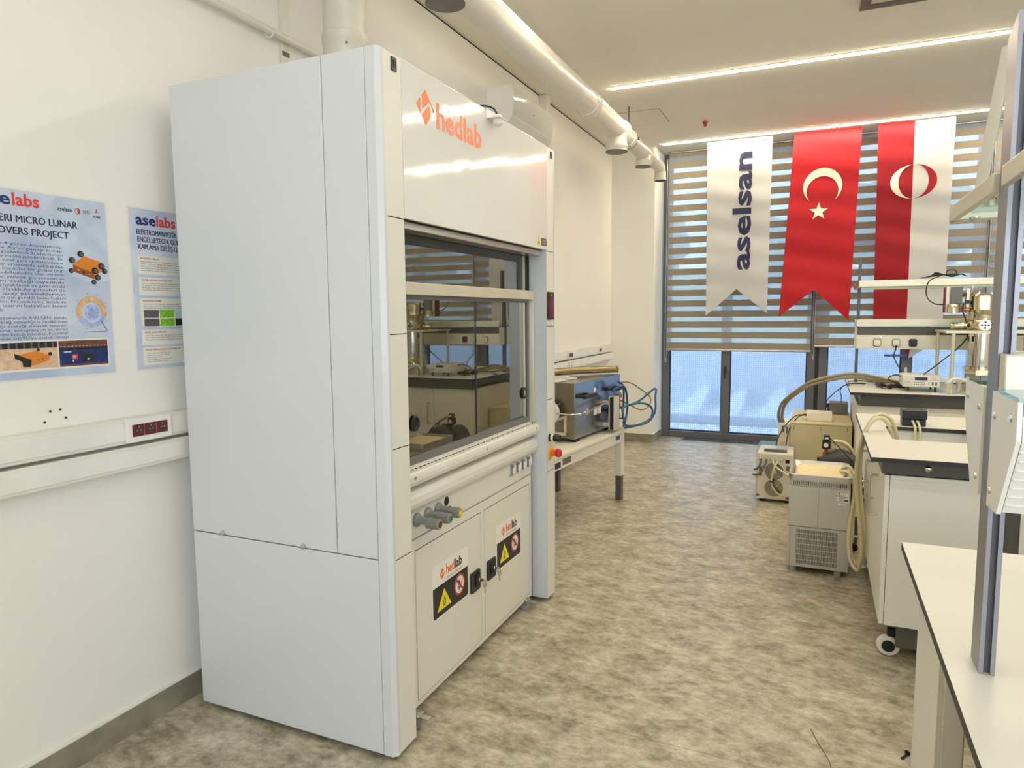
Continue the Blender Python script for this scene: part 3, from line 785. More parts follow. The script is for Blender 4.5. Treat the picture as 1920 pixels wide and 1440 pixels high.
m = MB(); m.mat('sand'); wrect(m, Y0+.004, 1.344, 1.428, 1.427, .0008); m.mat('pdark'); wrect(m, Y0+.004, 1.408, 1.428, 1.427, .0012)
m.mat('pgrey'); [wrect(m, Y0+.01+i*.022, 1.408, Y0+.016+i*.022, 1.426, .0015) for i in range(10)]
m.mat('rover'); wpoly(m, [[(1.30, 1.388), (1.362, 1.400), (1.402, 1.382), (1.345, 1.368)], [(1.345, 1.368), (1.402, 1.382), (1.400, 1.368), (1.343, 1.352)]], .0014)
m.mat('pdark'); wpoly(m, [[(1.296, 1.394), (1.346, 1.372), (1.343, 1.350), (1.320, 1.352), (1.318, 1.368), (1.298, 1.378)], circle(1.404, 1.388, .006, 14), circle(1.368, 1.403, .005, 14), circle(1.366, 1.370, .0022, 10), circle(1.380, 1.374, .0022, 10)], .0018)
m.build('sand_photo', None, t)
m = MB(); m.mat('pblue'); wrect(m, 1.433, 1.344, 1.599, 1.427, .0008); m.mat('pwood'); wrect(m, 1.433, 1.404, 1.599, 1.427, .0012); wrect(m, 1.433, 1.344, 1.599, 1.3505, .0012)
m.mat('pdark'); wrect(m, 1.433, 1.397, 1.599, 1.404, .0013); wrect(m, 1.508, 1.357, 1.546, 1.382, .0013)
m.mat('sticker_white'); [wrect(m, 1.437+i*.0125, 1.408, 1.442+i*.0125, 1.4095, .0016) for i in range(13)]; wrect(m, 1.525, 1.362, 1.533, 1.367, .0016)
m.mat('planet'); wrect(m, 1.448, 1.389, 1.472, 1.393, .0016); wrect(m, 1.474, 1.3585, 1.479, 1.3635, .0016)
m.mat('red_ink'); wrect(m, 1.474, 1.366, 1.492, 1.382, .0016); m.mat('sticker_white'); wpoly(m, ring(1.481, 1.374, .0026, .0038, 18), .002); wpoly(m, [circle(1.4865, 1.374, .0014, 5)], .002)
m.build('stage_photo', None, t)

# coating poster
t = thing('coating_poster', 'blue poster with white text boxes, half hidden behind the fume hood', 'poster', (WX, 1.92, 1.60))
Y0, Y1 = 1.711, 2.131
paper(Y0, Y1, Z0, Z1, t)
m = MB(); m.mat('navy2'); wtext(m, 'ase', .053, 1.737, 1.832, off=.03, width=.083); m.mat('red_ink'); wtext(m, 'labs', .053, 1.822, 1.832, off=.03, width=.082); m.build('logo_lettering', None, t)
m = MB()
for i, (s, wd) in enumerate((('ELEKTROMANYETİK GİRİŞİMİ', .255), ('ENGELLEYECEK GÜMÜŞ NANOTEL', .30), ('KAPLAMA GELİŞTİRME PROJESİ', .275))): wtext(m, s, .026, 1.738+.002*i, 1.797-i*.0262, width=wd); wtext(m, s, .026, 1.739+.002*i, 1.797-i*.0262, width=wd, lift=.0001)
m.build('headline', 'navy', t)
boxes = [(1.655, 1.722, 'PROJENİN AMACI', 5), (1.580, 1.645, 'OKTM ASELABS FAALİYETLERİ', 4), (1.466, 1.570, 'PROJENİN ÖNEMİ', 4), (1.400, 1.456, 'PROJE KAZANIMLARI', 3), (1.333-.006, 1.392, 'PROJE TEKNOLOJİK KAZANIMLARI', 5)]
z = 0
m = MB(); h = MB(); x = MB()
lines = ['Bazı platformlarda kullanılan elektro-optik sistemlerin performansı', 'gelen elektromanyetik dalgalardan etkilenmektedir. Şeffaf iletken', 'yüzeyler ile optik geçirgenlik korunarak girişim engellenir;', 'gümüş nanotel ağ yapısı bu kaplama için en uygun adaydır ve', 'sistem performansını artırmayı amaçlamaktadır.']
for k, (a, b, hd, n) in enumerate(boxes):
    wrect(m, 1.735, a, 2.11, b, .0003, .004)
    wtext(h, hd, .0095, 1.746, b-.013, off=.012, lift=.0006)
    n2 = n
    for q in range(n2):
        s = lines[(q+k) % 5]
        if k == 4: s = ('- ' + ['Yüksek optik geçirgenlik (%85 - %90)', 'Düşük yüzey direnci (20 - 40 Ω/sq)', 'Homojen yüzey kalitesi', '20 - 30 dB EM zayıflatma performansı', 'Düşük maliyetli üretim süreçleri'][q])
        wtext(x, s, .0066, 1.748, b-.0235-q*.0078, off=.004, res=1, lift=.0006, **({'width': .30} if k < 4 else {}))
m.build('text_boxes', 'paper', t); h.build('box_headings', 'prust', t); x.build('body_text', 'ptext', t)
m = MB()
for i, (a, c1, c2) in enumerate(((1.748, 'pgrey', 'pgrey'), (1.814, 'pgreen', 'pgreen'), (1.880, 'planet', 'pdark'), (1.926, 'pgrey', 'pdark'), (1.974, 'pdark', 'pgrey'))):
    wd = .062 if i < 2 else .044
    m.mat(c1); wrect(m, a, 1.500-.001, a+wd, 1.527, .0007); m.mat(c2); wrect(m, a, 1.4685, a+wd, 1.496, .0007)
m.build('micrograph_pictures', None, t)

# conduits on the left wall
t = thing('wall_conduit', 'white round conduit running along the left wall towards the hood duct', 'conduit', (WX, 1.0, 2.72))
MB().cyl((WX+.035, -2.5, 2.722), (WX+.035, 3.3, 2.722), .0165, n=16).build('pipe', 'pvc', t)
m = MB()
for y in (-.6, 1.0, 2.42, 3.2): m.box((WX, y-.012, 2.708), (WX+.03, y+.012, 2.716), .002); m.tube([(WX+.012, y, 2.712), (WX+.018, y, 2.700), (WX+.038, y, 2.700), (WX+.055, y, 2.715)], .004, 6, 4)
m.build('clips', 'white_plastic', t)
t = thing('wall_conduit', 'flat vertical white conduit on the left wall beside the hood duct', 'conduit', (WX, 2.53, 2.4))
MB().box((WX, 2.508, .98), (WX+.016, 2.552, CZ-.014), .003).build('channel', 'pvc', t)
MB().box((WX+.016, 2.508, 2.655), (WX+.0175, 2.552, 2.675)).build('joint_sleeve', 'under', t)

# air conditioner
t = thing('air_conditioner', 'white wall air conditioner above the fume hood', 'air conditioner', (WX, 5.02, 2.84))
pr = [(WX, 2.835), (WX+.10, 2.822), (WX+.155, 2.850), (WX+.195, 2.905), (WX+.208, 2.99), (WX+.205, 3.10), (WX+.19, 3.118), (WX, 3.118)]
MB().prism(pr, 'y', 4.62, 5.42).build('body', 'white_plastic', t)
MB().prism([(WX+.1972, 2.912), (WX+.2100, 2.99), (WX+.2072, 3.095), (WX+.2045, 3.10), (WX+.2046, 2.99), (WX+.1925, 2.914)], 'y', 4.632, 5.408).build('front_panel', 'fascia', t)
MB().prism([(WX+.108, 2.8235), (WX+.158, 2.8495), (WX+.1925, 2.900), (WX+.190, 2.903), (WX+.154, 2.853), (WX+.106, 2.827)], 'y', 4.65, 5.39).build('air_flap', 'cream_plastic', t)
MB().prism([(WX+.2095, 2.99), (WX+.2107, 2.99), (WX+.2092, 3.005), (WX+.208, 3.005)], 'y', 4.985, 5.005).build('badge', 'under', t)
t = thing('pipe_cover', 'short white vertical duct on the wall above the air conditioner', 'conduit', (WX, 5.68, 3.0))
MB().box((WX, 5.63, 2.95), (WX+.06, 5.74, CZ-.002), .005).build('cover', 'cream_plastic', t)
MB().box((WX+.06, 5.64, 2.955), (WX+.064, 5.73, CZ-.004), .002).build('lid', 'white_plastic', t)

# ------------------------------------------------------------------ ventilation pipe on the ceiling
t = thing('ventilation_pipe', 'long ivory ventilation pipe with downward branches under the ceiling', 'pipe', (-1.63, 4.0, CZ))
PX, PZ = -1.63, 3.062
def seg(y0, y1, r, name='pipe_section'):
    return MB().lathe([(r, 0), (r, y1-y0)], (PX, y0, PZ), (0, 1, 0), 36).build(name, 'pvc', t)
seg(-2.9, 5.10, .090); seg(5.10, 6.02, .090); seg(6.02, 6.96, .074); seg(6.96, 7.60, .060)
def collar(y, r, L=.07): return MB().lathe([(r, 0), (r+.007, .004), (r+.007, L-.02), (r+.012, L-.016), (r+.012, L-.004), (r, L)], (PX, y, PZ), (0, 1, 0), 36).build('pipe_collar', 'pvc', t)
collar(5.06, .090, .09); collar(5.95, .090); collar(6.22, .074); collar(6.92, .074); collar(7.05, .060); collar(1.2, .090, .09)
def branch(y, r, zb):
    o = MB().lathe([(r*.96, 0), (r*.96, -.05), (r*.98, -.10), (r, -.105), (r, -(PZ-zb)+.06), (r+.008, -(PZ-zb)+.055), (r+.008, -(PZ-zb)+.035), (r+.002, -(PZ-zb)+.03), (r+.002, -(PZ-zb)), (r-.006, -(PZ-zb)), (r-.008, -(PZ-zb)+.05), (.001, -(PZ-zb)+.051)], (PX, y, PZ), (0, 0, 1), 32).build('branch_outlet', 'pvc', t)
    MB().lathe([(r-.009, 0), (r-.009, .003)], (PX, y, zb+.046), (0, 0, 1), 32).build('outlet_opening', 'rubber', o)
    MB().lathe([(r+.004, 0), (r+.006, .004), (r+.004, .008)], (PX, y, zb-.0005), (0, 0, 1), 32).build('rubber_lip', 'under', o)
branch(5.895, .088, 2.868); branch(6.868, .074, 2.925); branch(2.94, .088, 2.930)
# end elbow
m = MB(); pts = [(PX, 7.56, PZ), (PX, 7.615, PZ-.004), (PX, 7.645, PZ-.03), (PX, 7.65, PZ-.07)]
m.tube(pts, .0585, 28, 5); m.lathe([(.060, 0), (.060, .06), (.067, .062), (.067, .082), (.062, .085), (.062, .0), (.05, .0)], (PX, 7.65, PZ-.05), (0, 0, -1), 28)
m.build('end_elbow', 'pvc', t)
MB().lathe([(.056, 0), (.056, .003)], (PX, 7.65, PZ-.139), (0, 0, 1), 28).build('outlet_opening', 'rubber', t)
m = MB().cyl((PX, 6.30, PZ+.085), (PX, 6.30, CZ), .005, n=10); m.lathe([(.078, 0), (.083, 0), (.083, .02), (.078, .02)], (PX, 6.29, PZ), (0, 1, 0), 32)
m.box((PX+.078, 6.288, PZ-.012), (PX+.10, 6.312, PZ+.012), .003); m.box((PX-.10, 6.288, PZ-.012), (PX-.078, 6.312, PZ+.012), .003); m.build('pipe_clamp', 'dark_frame', t)
m = MB().cyl((PX, 2.2, PZ+.09), (PX, 2.2, CZ), .005, n=10); m.lathe([(.094, 0), (.099, 0), (.099, .02), (.094, .02)], (PX, 2.19, PZ), (0, 1, 0), 32); m.build('pipe_clamp', 'dark_frame', t)

# ------------------------------------------------------------------ fume hood
H = thing('fume_hood', 'tall white fume hood with glass sash and orange lettering', 'fume hood', (-1.69, 2.59, 0))
FX = -1.248; YA, YB = 1.823, 3.360; ZT = 2.316
def panel(name, a, b, mat='hood_white', bev=.0025): return MB().box(a, b, bev).build(name, mat, H)
for ya, yb in ((YA, YA+.02), (YB-.02, YB)):
    panel('side_panel', (-2.132, ya, .702), (-1.4645, yb, ZT)); panel('side_panel', (-1.4615, ya, .702), (-1.2985, yb, ZT)); panel('side_panel', (-2.132, ya, .022), (-1.2985, yb, .6985))
panel('inner_frame', (-2.128, YA+.0195, .03), (-1.33, YA+.035, ZT-.01), 'gap', 0); panel('inner_frame', (-2.128, YB-.035, .03), (-1.33, YB-.0195, ZT-.01), 'gap', 0)
b = MB()
for x, z in ((-1.983, .707), (-1.608, .706)): b.lathe([(.006, 0), (.010, .001), (.010, .005), (.006, .007)], (x, YA, z), (0, -1, 0), 14)
b.build('panel_knobs', 'alu', H)
# columns: chamfered corner post plus cover plates with joints
for ya, yb, sgn in ((YA, 1.950, 1), (3.235, YB, -1)):
    if sgn > 0: poly = [(-1.2955, YA), (-1.262, YA), (FX+.001, YA+.013), (FX+.001, YA+.026), (-1.2955, YA+.026)]
    else: poly = [(-1.2955, YB), (-1.2955, YB-.026), (FX+.001, YB-.026), (FX+.001, YB-.013), (-1.262, YB)]
    MB().prism(poly, 'z', .022, ZT).build('column_edge', 'hood_white', H)
    if sgn > 0: c0, c1 = YA+.027, 1.950
    else: c0, c1 = 3.235, YB-.027
    MB().box((-1.345, c0, .024), (FX-.002, c1, ZT-.004)).build('column_core', 'hood_white', H)
    MB().box((FX-.0022, c0+.0008, .03), (FX-.00185, c1-.0008, ZT-.006)).build('cover_backing', 'gap', H)
    zs = [.022, .696, 1.066, 1.439, 1.811, ZT]
    for i in range(5):
        MB().box((FX-.0017, c0+.0005, zs[i]+.0015), (FX, c1, zs[i+1]-.0015), .0012).build('column_cover', 'hood_cream', H)
panel('top_panel', (-2.13, YA+.02, ZT-.02), (FX-.03, YB-.02, ZT-.004)); panel('back_panel', (-2.132, YA+.02, .03), (-2.115, YB-.02, ZT-.02))
# black finger latches
for y0, y1, z0, z1 in ((1.893, 1.923, 2.262, 2.305), (3.288, 3.312, 2.268, 2.302)):
    o = MB().box((FX, y0, z0), (FX+.004, y1, z1), .003).build('finger_latch', 'black', H)
    MB().box((FX+.004, y0+.009, z0+.012), (FX+.0055, y1-.009, z1-.010), .002).build('latch_slider', 'rubber', o)
# fascia
fa = panel('fascia', (-1.262, 1.953, 1.815), (FX+.001, 3.243, ZT+.002), 'fascia', .0025)
def ht(mb, body, size, y, z, x=FX+.0018, **k): return mb.text(body, size, (x, y, z), (0, 1, 0), (0, 0, 1), **k)
def hp(mb, polys, x=FX+.0012, th=.0008): return mb.flat(polys, (x, 0, 0), (0, 1, 0), (0, 0, 1), th)
def logo_mark(mb, cy, cz, s, x, th=.0008):
    """diamond split by a rounded zig-zag"""
    q = lambda pts: [(cy+a*s, cz+b*s) for a, b in pts]
    hp(mb, [q([(0, 1), (.98, .02), (.84, -.12), (.78, .12), (.66, .28), (.50, .36), (.34, .34), (.14, .20), (-.34, -.16), (-.34, .52), (-.42, .58)])], x, th)
    hp(mb, [q([(-1, 0), (-.56, .44), (-.56, -.06), (-.54, -.30), (-.48, -.44), (-.54, -.46)])], x, th)
    hp(mb, [q([(0, -1), (.56, -.44), (.58, -.20), (.56, .0), (.46, .13), (.34, .14), (.24, .08), (-.44, -.52)])], x, th)
m = MB(); logo_mark(m, 2.097, 2.201, .0585, FX+.0012); ht(m, 'hedlab', .120, 2.170, 2.152, off=.028, width=.352); m.build('brand_lettering', 'orange', fa)
m = MB(); m.mat('sticker_yellow'); hp(m, [[(3.112, 1.832), (3.152, 1.832), (3.132, 1.880)]]); m.mat('sticker_black'); hp(m, [[(3.123, 1.838), (3.141, 1.838), (3.132, 1.850)], [(3.130, 1.852), (3.134, 1.852), (3.133, 1.868), (3.131, 1.868)]], FX+.002)
m.build('warning_triangle', None, H)
m = MB(); m.mat('brownish'); hp(m, [[(3.166, 1.833), (3.232, 1.833), (3.232, 1.868), (3.166, 1.868)]]); m.mat('sticker_white')
ht(m, 'Emniyet', .0085, 3.170, 1.857, FX+.0022); ht(m, 'Lamba', .0085, 3.205, 1.857, FX+.0022)
for k in range(3): ht(m, 'max 60W', .006, 3.170, 1.850-k*.007, FX+.0022); ht(m, 'max 50', .006, 3.206, 1.850-k*.007, FX+.0022)
hp(m, [[(3.1985, 1.834), (3.1995, 1.834), (3.1995, 1.867), (3.1985, 1.867)]], FX+.002); m.build('rating_label', None, H)
# motion sensor bracket on the fascia
o = MB().box((FX+.001, 2.570, 2.285), (FX+.003, 2.645, 2.322)).box((FX+.003, 2.570, 2.283), (FX+.06, 2.645, 2.286), .001).build('sensor_bracket', 'white_plastic', H)
MB().lathe([(.020, 0), (.022, .006), (.022, .014), (.016, .02), (.006, .026)], (FX+.034, 2.612, 2.283), (0, 0, -1), 24).build('sensor_lens', 'sticker_white', o)
MB().lathe([(.018, 0), (.018, .012), (.012, .016)], (FX+.034, 2.605, 2.286), (0, 0, 1), 20).build('sensor_body', 'white_plastic', o)
MB().tube([(FX+.034, 2.605, 2.30), (FX+.02, 2.595, 2.325), (FX-.02, 2.575, 2.335), (FX-.08, 2.55, 2.322)], .0035, 8).build('sensor_cable', 'cable', o)
# sash opening: header, dark upper frame, tracks
MB().box((-1.345, 1.951, 1.788), (-1.275, 3.234, 1.8135), .002).build('sash_header', 'alu', H)
o = MB().box((-1.372, 1.951, 1.755), (-1.352, 3.175, 1.787)).box((-1.372, 3.140, 1.572), (-1.352, 3.175, 1.755)).box((-1.372, 1.951, 1.572), (-1.352, 1.985, 1.755)).build('upper_sash_frame', 'dark_frame', H)
MB().box((-1.364, 1.985, 1.580), (-1.360, 3.140, 1.755)).build('upper_glass', 'sash_glass', H)
MB().box((-1.372, 3.177, .96), (-1.345, 3.192, 1.787), .002).build('sash_guide', 'alu_cream', H)
MB().box((-1.375, 3.193, .96), (-1.343, 3.234, 1.787)).box((-1.343, 3.200, .96), (-1.338, 3.204, 1.787)).box((-1.343, 3.222, .96), (-1.338, 3.226, 1.787)).build('sash_track', 'anth_dark', H)
o = MB().box((-1.340, 1.951, 1.572), (-1.312, 3.232, 1.616), .002).box((-1.340, 3.214, .955), (-1.312, 3.232, 1.572), .002).build('sash_frame', 'alu_cream', H)
MB().box((-1.352, 1.951, 1.556), (-1.336, 3.213, 1.5725), .001).box((-1.352, 3.196, .985), (-1.336, 3.213, 1.556), .001).build('glass_channel', 'gasket', o)
MB().box((-1.3465, 1.952, .985), (-1.3425, 2.634, 1.556)).build('sliding_glass', 'sash_glass', H)
MB().box((-1.3425, 2.628, .985), (-1.3385, 2.6335, 1.556)).build('glass_edge_seal', 'anth_dark', H)
MB().box((-1.3545, 2.620, .985), (-1.3505, 3.196, 1.556)).build('sliding_glass', 'sash_glass', H)
for y, x in ((2.133, -1.3425), (3.170, -1.3505)):
    MB().lathe([(.019, 0), (.026, .001), (.030, .005), (.026, .008), (.020, .008), (.018, .004), (.001, .004)], (x, y, 1.106), (1, 0, 0), 30).build('finger_pull', 'black', H)
MB().box((-1.356, 1.951, .958), (-1.334, 3.213, .9855), .002).build('bottom_seal', 'gasket', H)
# sill: two rounded noses
m = MB().prism([(-1.36, .957), (-1.338, .957), (-1.296, .945), (-1.290, .940), (-1.287, .928), (-1.2865, .914), (-1.291, .900), (-1.300, .893), (-1.345, .886), (-1.36, .886)], 'y', 1.951, 3.2335)
sill = m.build('airfoil_sill', 'hood_cream', H, smooth=6)
m = MB(); L = V((-1.296+1.338, 0, .945-.957)).normalized()
for i in range(46):
    y = 1.975+i*.0275; c = V((-1.312, 0, .945+(1.312-1.296)*.012/.042+.0001))
    a = c-L*.0022; bb = c+L*.0022
    m.add([(a.x, y, a.z), (bb.x, y, bb.z), (bb.x, y+.017, bb.z), (a.x, y+.017, a.z), (a.x, y, a.z+.0006), (bb.x, y, bb.z+.0006), (bb.x, y+.017, bb.z+.0006), (a.x, y+.017, a.z+.0006)], [(0, 1, 2, 3), (4, 5, 6, 7), (0, 1, 5, 4), (1, 2, 6, 5), (2, 3, 7, 6), (3, 0, 4, 7)])
m.build('air_slots', 'gap', sill)
m = MB()
for y in (2.045, 2.62, 3.19): m.lathe([(.0065, 0), (.0062, .0018), (.002, .002)], (-1.287, y, .926), (1, 0, 0), 16)
m.build('sill_screws', 'alu', sill)
MB().box((-1.40, 1.951, .780), (-1.350, 3.234, .887)).build('sill_core', 'gap', H)
m = MB().prism([(-1.352, .880), (-1.312, .870), (-1.302, .862), (-1.297, .850), (-1.296, .828), (-1.300, .812), (-1.312, .795), (-1.322, .790), (-1.352, .789)], 'y', 1.951, 3.231)
nose = m.build('worktop_nose', 'hood_cream', H, smooth=6); m = MB()
for y in (2.13, 2.62, 3.13): m.lathe([(.006, 0), (.0058, .0016), (.002, .002)], (-1.300, y, .815), (1, 0, -.3), 16)
m.build('nose_screws', 'sticker_white', nose)
# control panel with valves and sockets
ctl = MB().box((-1.352, 1.951, .690), (-1.323, 3.200, .790), .0015).build('control_panel', 'hood_cream', H)
MB().box((-1.352, 3.203, .03), (-1.330, 3.234, .786)).build('corner_channel', 'alu', H)
CX = -1.323
for y, col in ((2.100, 'brown'), (2.178, 'green'), (2.255, 'yellow')):
    v = MB().lathe([(.026, 0), (.026, .006), (.022, .012), (.015, .016), (.013, .05), (.018, .052)], (CX, y, .756), (1, 0, 0), 28).build('gas_valve', 'valve_grey', H)
    hd = MB(); n = 48; pr = []
    for i in range(n): pr.append(1.0 if i % 4 < 2 else .88)
    vs = []
    for h_, r_ in ((.048, .021), (.096, .0195)):
        for i in range(n): vs.append((CX+h_, y+r_*pr[i]*cos(2*pi*i/n), .750+r_*pr[i]*sin(2*pi*i/n)))
    hd.add(vs, [(i, (i+1) % n, n+(i+1) % n, n+i) for i in range(n)]+[tuple(range(n)), tuple(range(n, 2*n))]); hd.build('valve_handle', 'valve_grey', v)
    MB().lathe([(.0185, 0), (.0185, .003), (.014, .0045)], (CX+.096, y, .750), (1, 0, 0), 24).build('valve_rim', 'alu', v)
    MB().lathe([(.012, 0), (.011, .002)], (CX+.1005, y, .750), (1, 0, 0), 20).build('valve_cap', col, v)
MB().lathe([(.0185, 0), (.0185, .001)], (CX-.0002, 2.325, .768), (1, 0, 0), 24).build('service_hole', 'gap', H)
for y in (2.957, 3.024, 3.091, 3.158):
    s = MB().flat([rrect(y-.027, .734, y+.027, .790, .008)], (CX, 0, 0), (0, 1, 0), (0, 0, 1), .005).build('flap_socket', 'hood_cream', H)
    MB().flat([rrect(y-.021, .743, y+.021, .785, .018)], (CX+.005, 0, 0), (0, 1, 0), (0, 0, 1), .010).build('socket_flap', 'white_plastic', s)
    MB().box((CX+.003, y-.025, .775), (CX+.019, y-.008, .789), .002).box((CX+.003, y-.024, .738), (CX+.016, y-.018, .775), .002).build('flap_hinge', 'post', s)
# display and switches on the right column
d = MB().box((FX, 3.238, 1.472), (FX+.008, 3.324, 1.611), .004).build('control_display', 'brownish', H)
MB().box((FX+.008, 3.256, 1.486), (FX+.0095, 3.312, 1.585), .003).build('display_window', 'dark_red', d)
m = MB(); m.text('CTRL', .012, (FX+.0098, 3.262, 1.590), (0, 1, 0), (0, 0, 1)); m.build('display_text', 'sticker_white', d)
s = MB().lathe([(.020, 0), (.020, .010)], (FX, 3.272, .869), (1, 0, 0), 24).build('light_switch', 'black', H)
MB().lathe([(.017, 0), (.017, .014)], (FX+.010, 3.272, .869), (1, 0, 0), 24).build('switch_collar', 'sticker_white', s)
MB().lathe([(.019, 0), (.019, .030), (.016, .034)], (FX+.024, 3.272, .869), (1, 0, 0), 24).build('switch_knob', 'black', s)
s = MB().lathe([(.035, 0), (.035, .003), (.030, .004)], (FX, 3.285, .788), (1, 0, 0), 32).build('emergency_stop', 'yellow', H)
MB().lathe([(.017, 0), (.016, .024)], (FX+.004, 3.285, .788), (1, 0, 0), 24).build('stop_collar', 'orange', s)
MB().lathe([(.015, 0), (.021, .004), (.022, .018), (.019, .028), (.010, .032)], (FX+.028, 3.285, .788), (1, 0, 0), 28).build('stop_button', 'red', s)
# liner, worktop and back baffle
m = MB().box((-2.09, 1.86, .86), (-1.365, 3.32, .90), .004).box((-1.42, 1.90, .90), (-1.39, 3.28, .918), .006).box((-2.07, 1.90, .90), (-1.42, 1.915, .915), .004).box((-2.07, 3.265, .90), (-1.42, 3.28, .915), .004)
m.build('worktop', 'liner', H)
m = MB().box((-2.09, 1.862, .90), (-1.375, 1.880, 2.25)).box((-2.09, 3.300, .90), (-1.375, 3.318, 2.25)).box((-2.09, 1.88, 2.23), (-1.375, 3.30, 2.25)).build('liner', 'liner', H)
m = MB()
for z0, z1 in ((.96, 1.50), (1.53, 2.05)): m.box((-2.06, 1.90, z0), (-2.05, 3.28, z1), .002)
m.build('baffle', 'liner', H)
for x in (-2.08, -1.36):
    for y in (YA+.05, YB-.05): MB().cyl((x, y, 0), (x, y, .03), .022, n=14).build('foot', 'rubber', H)

# exhaust duct on the hood
t = thing('exhaust_duct', 'vertical ivory plastic exhaust duct on top of the fume hood', 'duct', (-1.871, 2.5, ZT))
MB().lathe([(.140, 0), (.140, .012), (.128, .03), (.098, .10), (.093, .125), (.093, .13)], (-1.871, 2.5, ZT-.003), (0, 0, 1), 36).build('cone_base', 'pvc_grey', t)
MB().lathe([(.090, 0), (.090, .11), (.093, .112), (.093, .20), (.0975, .205), (.0975, .235), (.090, .24), (.090, .42), (.0945, .425), (.0945, .452), (.087, .457), (.087, .90)], (-1.871, 2.5, ZT+.12), (0, 0, 1), 36).build('duct_pipe', 'pvc_grey', t)
m = MB()
for a in (-50, 10, 130): m.cyl((-1.871+.0915*cos(R(a)), 2.5+.0915*sin(R(a)), ZT+.30), (-1.871+.0995*cos(R(a)), 2.5+.0995*sin(R(a)), ZT+.30), .004, n=8)
m.build('duct_screws', 'dark_frame', t)

# ------------------------------------------------------------------ cabinet on castors under the hood
BX = -1.3225
K = thing('safety_cabinet', 'cream two-door cabinet on castors under the fume hood', 'cabinet', (-1.6, 2.59, 0))
MB().box((-2.05, 1.99, .046), (BX-.006, 3.199, .684), .003).build('cabinet_body', 'hood_cream', K)
MB().box((BX-.0055, 1.99, .046), (BX-.001, 2.084, .684)).box((BX-.0055, 2.623, .064), (BX-.001, 2.653, .644)).box((BX-.0055, 3.174, .046), (BX-.001, 3.199, .684)).box((BX-.0055, 2.084, .644), (BX-.001, 3.174, .684)).box((BX-.0055, 2.084, .046), (BX-.001, 3.174, .064)).build('front_frame', 'hood_cream', K)
MB().box((BX-.0058, 2.084, .064), (BX-.0052, 3.174, .644)).build('door_gap', 'gap', K)
def stickers(parent, y0, y1, z0, z1):
    X = BX+.0003; U, W_ = (0, 1, 0), (0, 0, 1)
    wd, hh = y1-y0, z1-z0; zs = z0+hh*.60
    m = MB(); P = lambda key, polys, k: m.mat(key).flat(polys, (X+.0004*k, 0, 0), U, W_, .0006)
    T = lambda body, size, y, z, **k: m.text(body, size, (X+.0014, y, z), U, W_, **k)
    P('sticker_white', [rrect(y0, z0, y1, z1, .016)], 0)
    low = [p for p in rrect(y0+.006, z0+.006, y1-.006, z1-.006, .012) if p[1] < zs]
    P('sticker_black', [[(y0+.006, zs)]+low+[(y1-.006, zs)]], 1)
    m.mat('orange'); logo_mark(m, y0+wd*.27, zs+hh*.19, hh*.105, X+.0006, .0004); T('hed', hh*.26, y0+wd*.375, zs+hh*.13, off=.02, width=wd*.225)
    m.mat('sticker_black'); T('lab', hh*.26, y0+wd*.615, zs+hh*.13, off=.02, width=wd*.20)
    T('Laboratuvar ve Ekipmanları', hh*.06, y0+wd*.38, zs+hh*.045, width=wd*.43, res=1)
    fl = lambda cy, cz, s: [[(cy+a*s, cz+b*s) for a, b in pts] for pts in ([(-.30, -.25), (-.42, .0), (-.34, .32), (-.22, .20), (-.10, .55), (0, .95), (.12, .50), (.24, .62), (.40, .22), (.42, -.05), (.28, -.28), (.16, -.30), (.28, -.05), (.22, .15), (.08, .32), (-.02, .50), (-.12, .22), (-.24, -.02), (-.16, -.30)], [(-.5, -.34), (.5, -.34), (.5, -.44), (-.5, -.44)], [(-.45, -.78), (-.36, -.84), (.45, -.46), (.36, -.40)], [(.45, -.78), (.36, -.84), (-.45, -.46), (-.36, -.40)])]
    cy = y0+wd*.31; P('sticker_yellow', [[(cy-wd*.185, z0+hh*.13), (cy+wd*.185, z0+hh*.13), (cy, z0+hh*.50)]], 2); P('sticker_black', fl(cy, z0+hh*.255, hh*.115), 3)
    cy, cz, r = y0+wd*.735, z0+hh*.355, hh*.205; P('sticker_white', [circle(cy, cz, r, 40)], 2)
    P('sticker_black', fl(cy-r*.12, cz+r*.05, r*.55)+[[(cy-.2*r, cz-.52*r), (cy-.12*r, cz-.62*r), (cy+.62*r, cz+.32*r), (cy+.55*r, cz+.38*r)]], 3)
    c = r*.86*.7071; e = r*.075
    P('sticker_red', ring(cy, cz, r*.82, r, 40)+[[(cy-c-e, cz+c-e), (cy+c-e, cz-c-e), (cy+c+e, cz-c+e), (cy-c+e, cz+c+e)]], 4)
    m.build('warning_sticker', None, parent)
def keyset(o, y, z):
    m = MB().lathe([(.008, 0), (.008, .004), (.006, .006)], (BX+.012, y, z), (1, 0, 0), 18); m.box((BX+.016, y-.002, z-.007), (BX+.040, y+.002, z+.007), .001); m.build('key_in_lock', 'chrome', o)
    m = MB(); m.flat(ring(0, 0, .007, .0105, 20), (BX+.036, y+.004, z-.012), V((.5, .86, 0)), (0, 0, 1), .0008)
    m.flat([circle(0, -.024, .0105, 18), [(-.003, -.033), (.003, -.033), (.003, -.058), (.0005, -.061), (-.003, -.057)]], (BX+.037, y+.006, z), V((.5, .86, 0)), (0, 0, 1), .0018); m.build('spare_key', 'chrome', o)
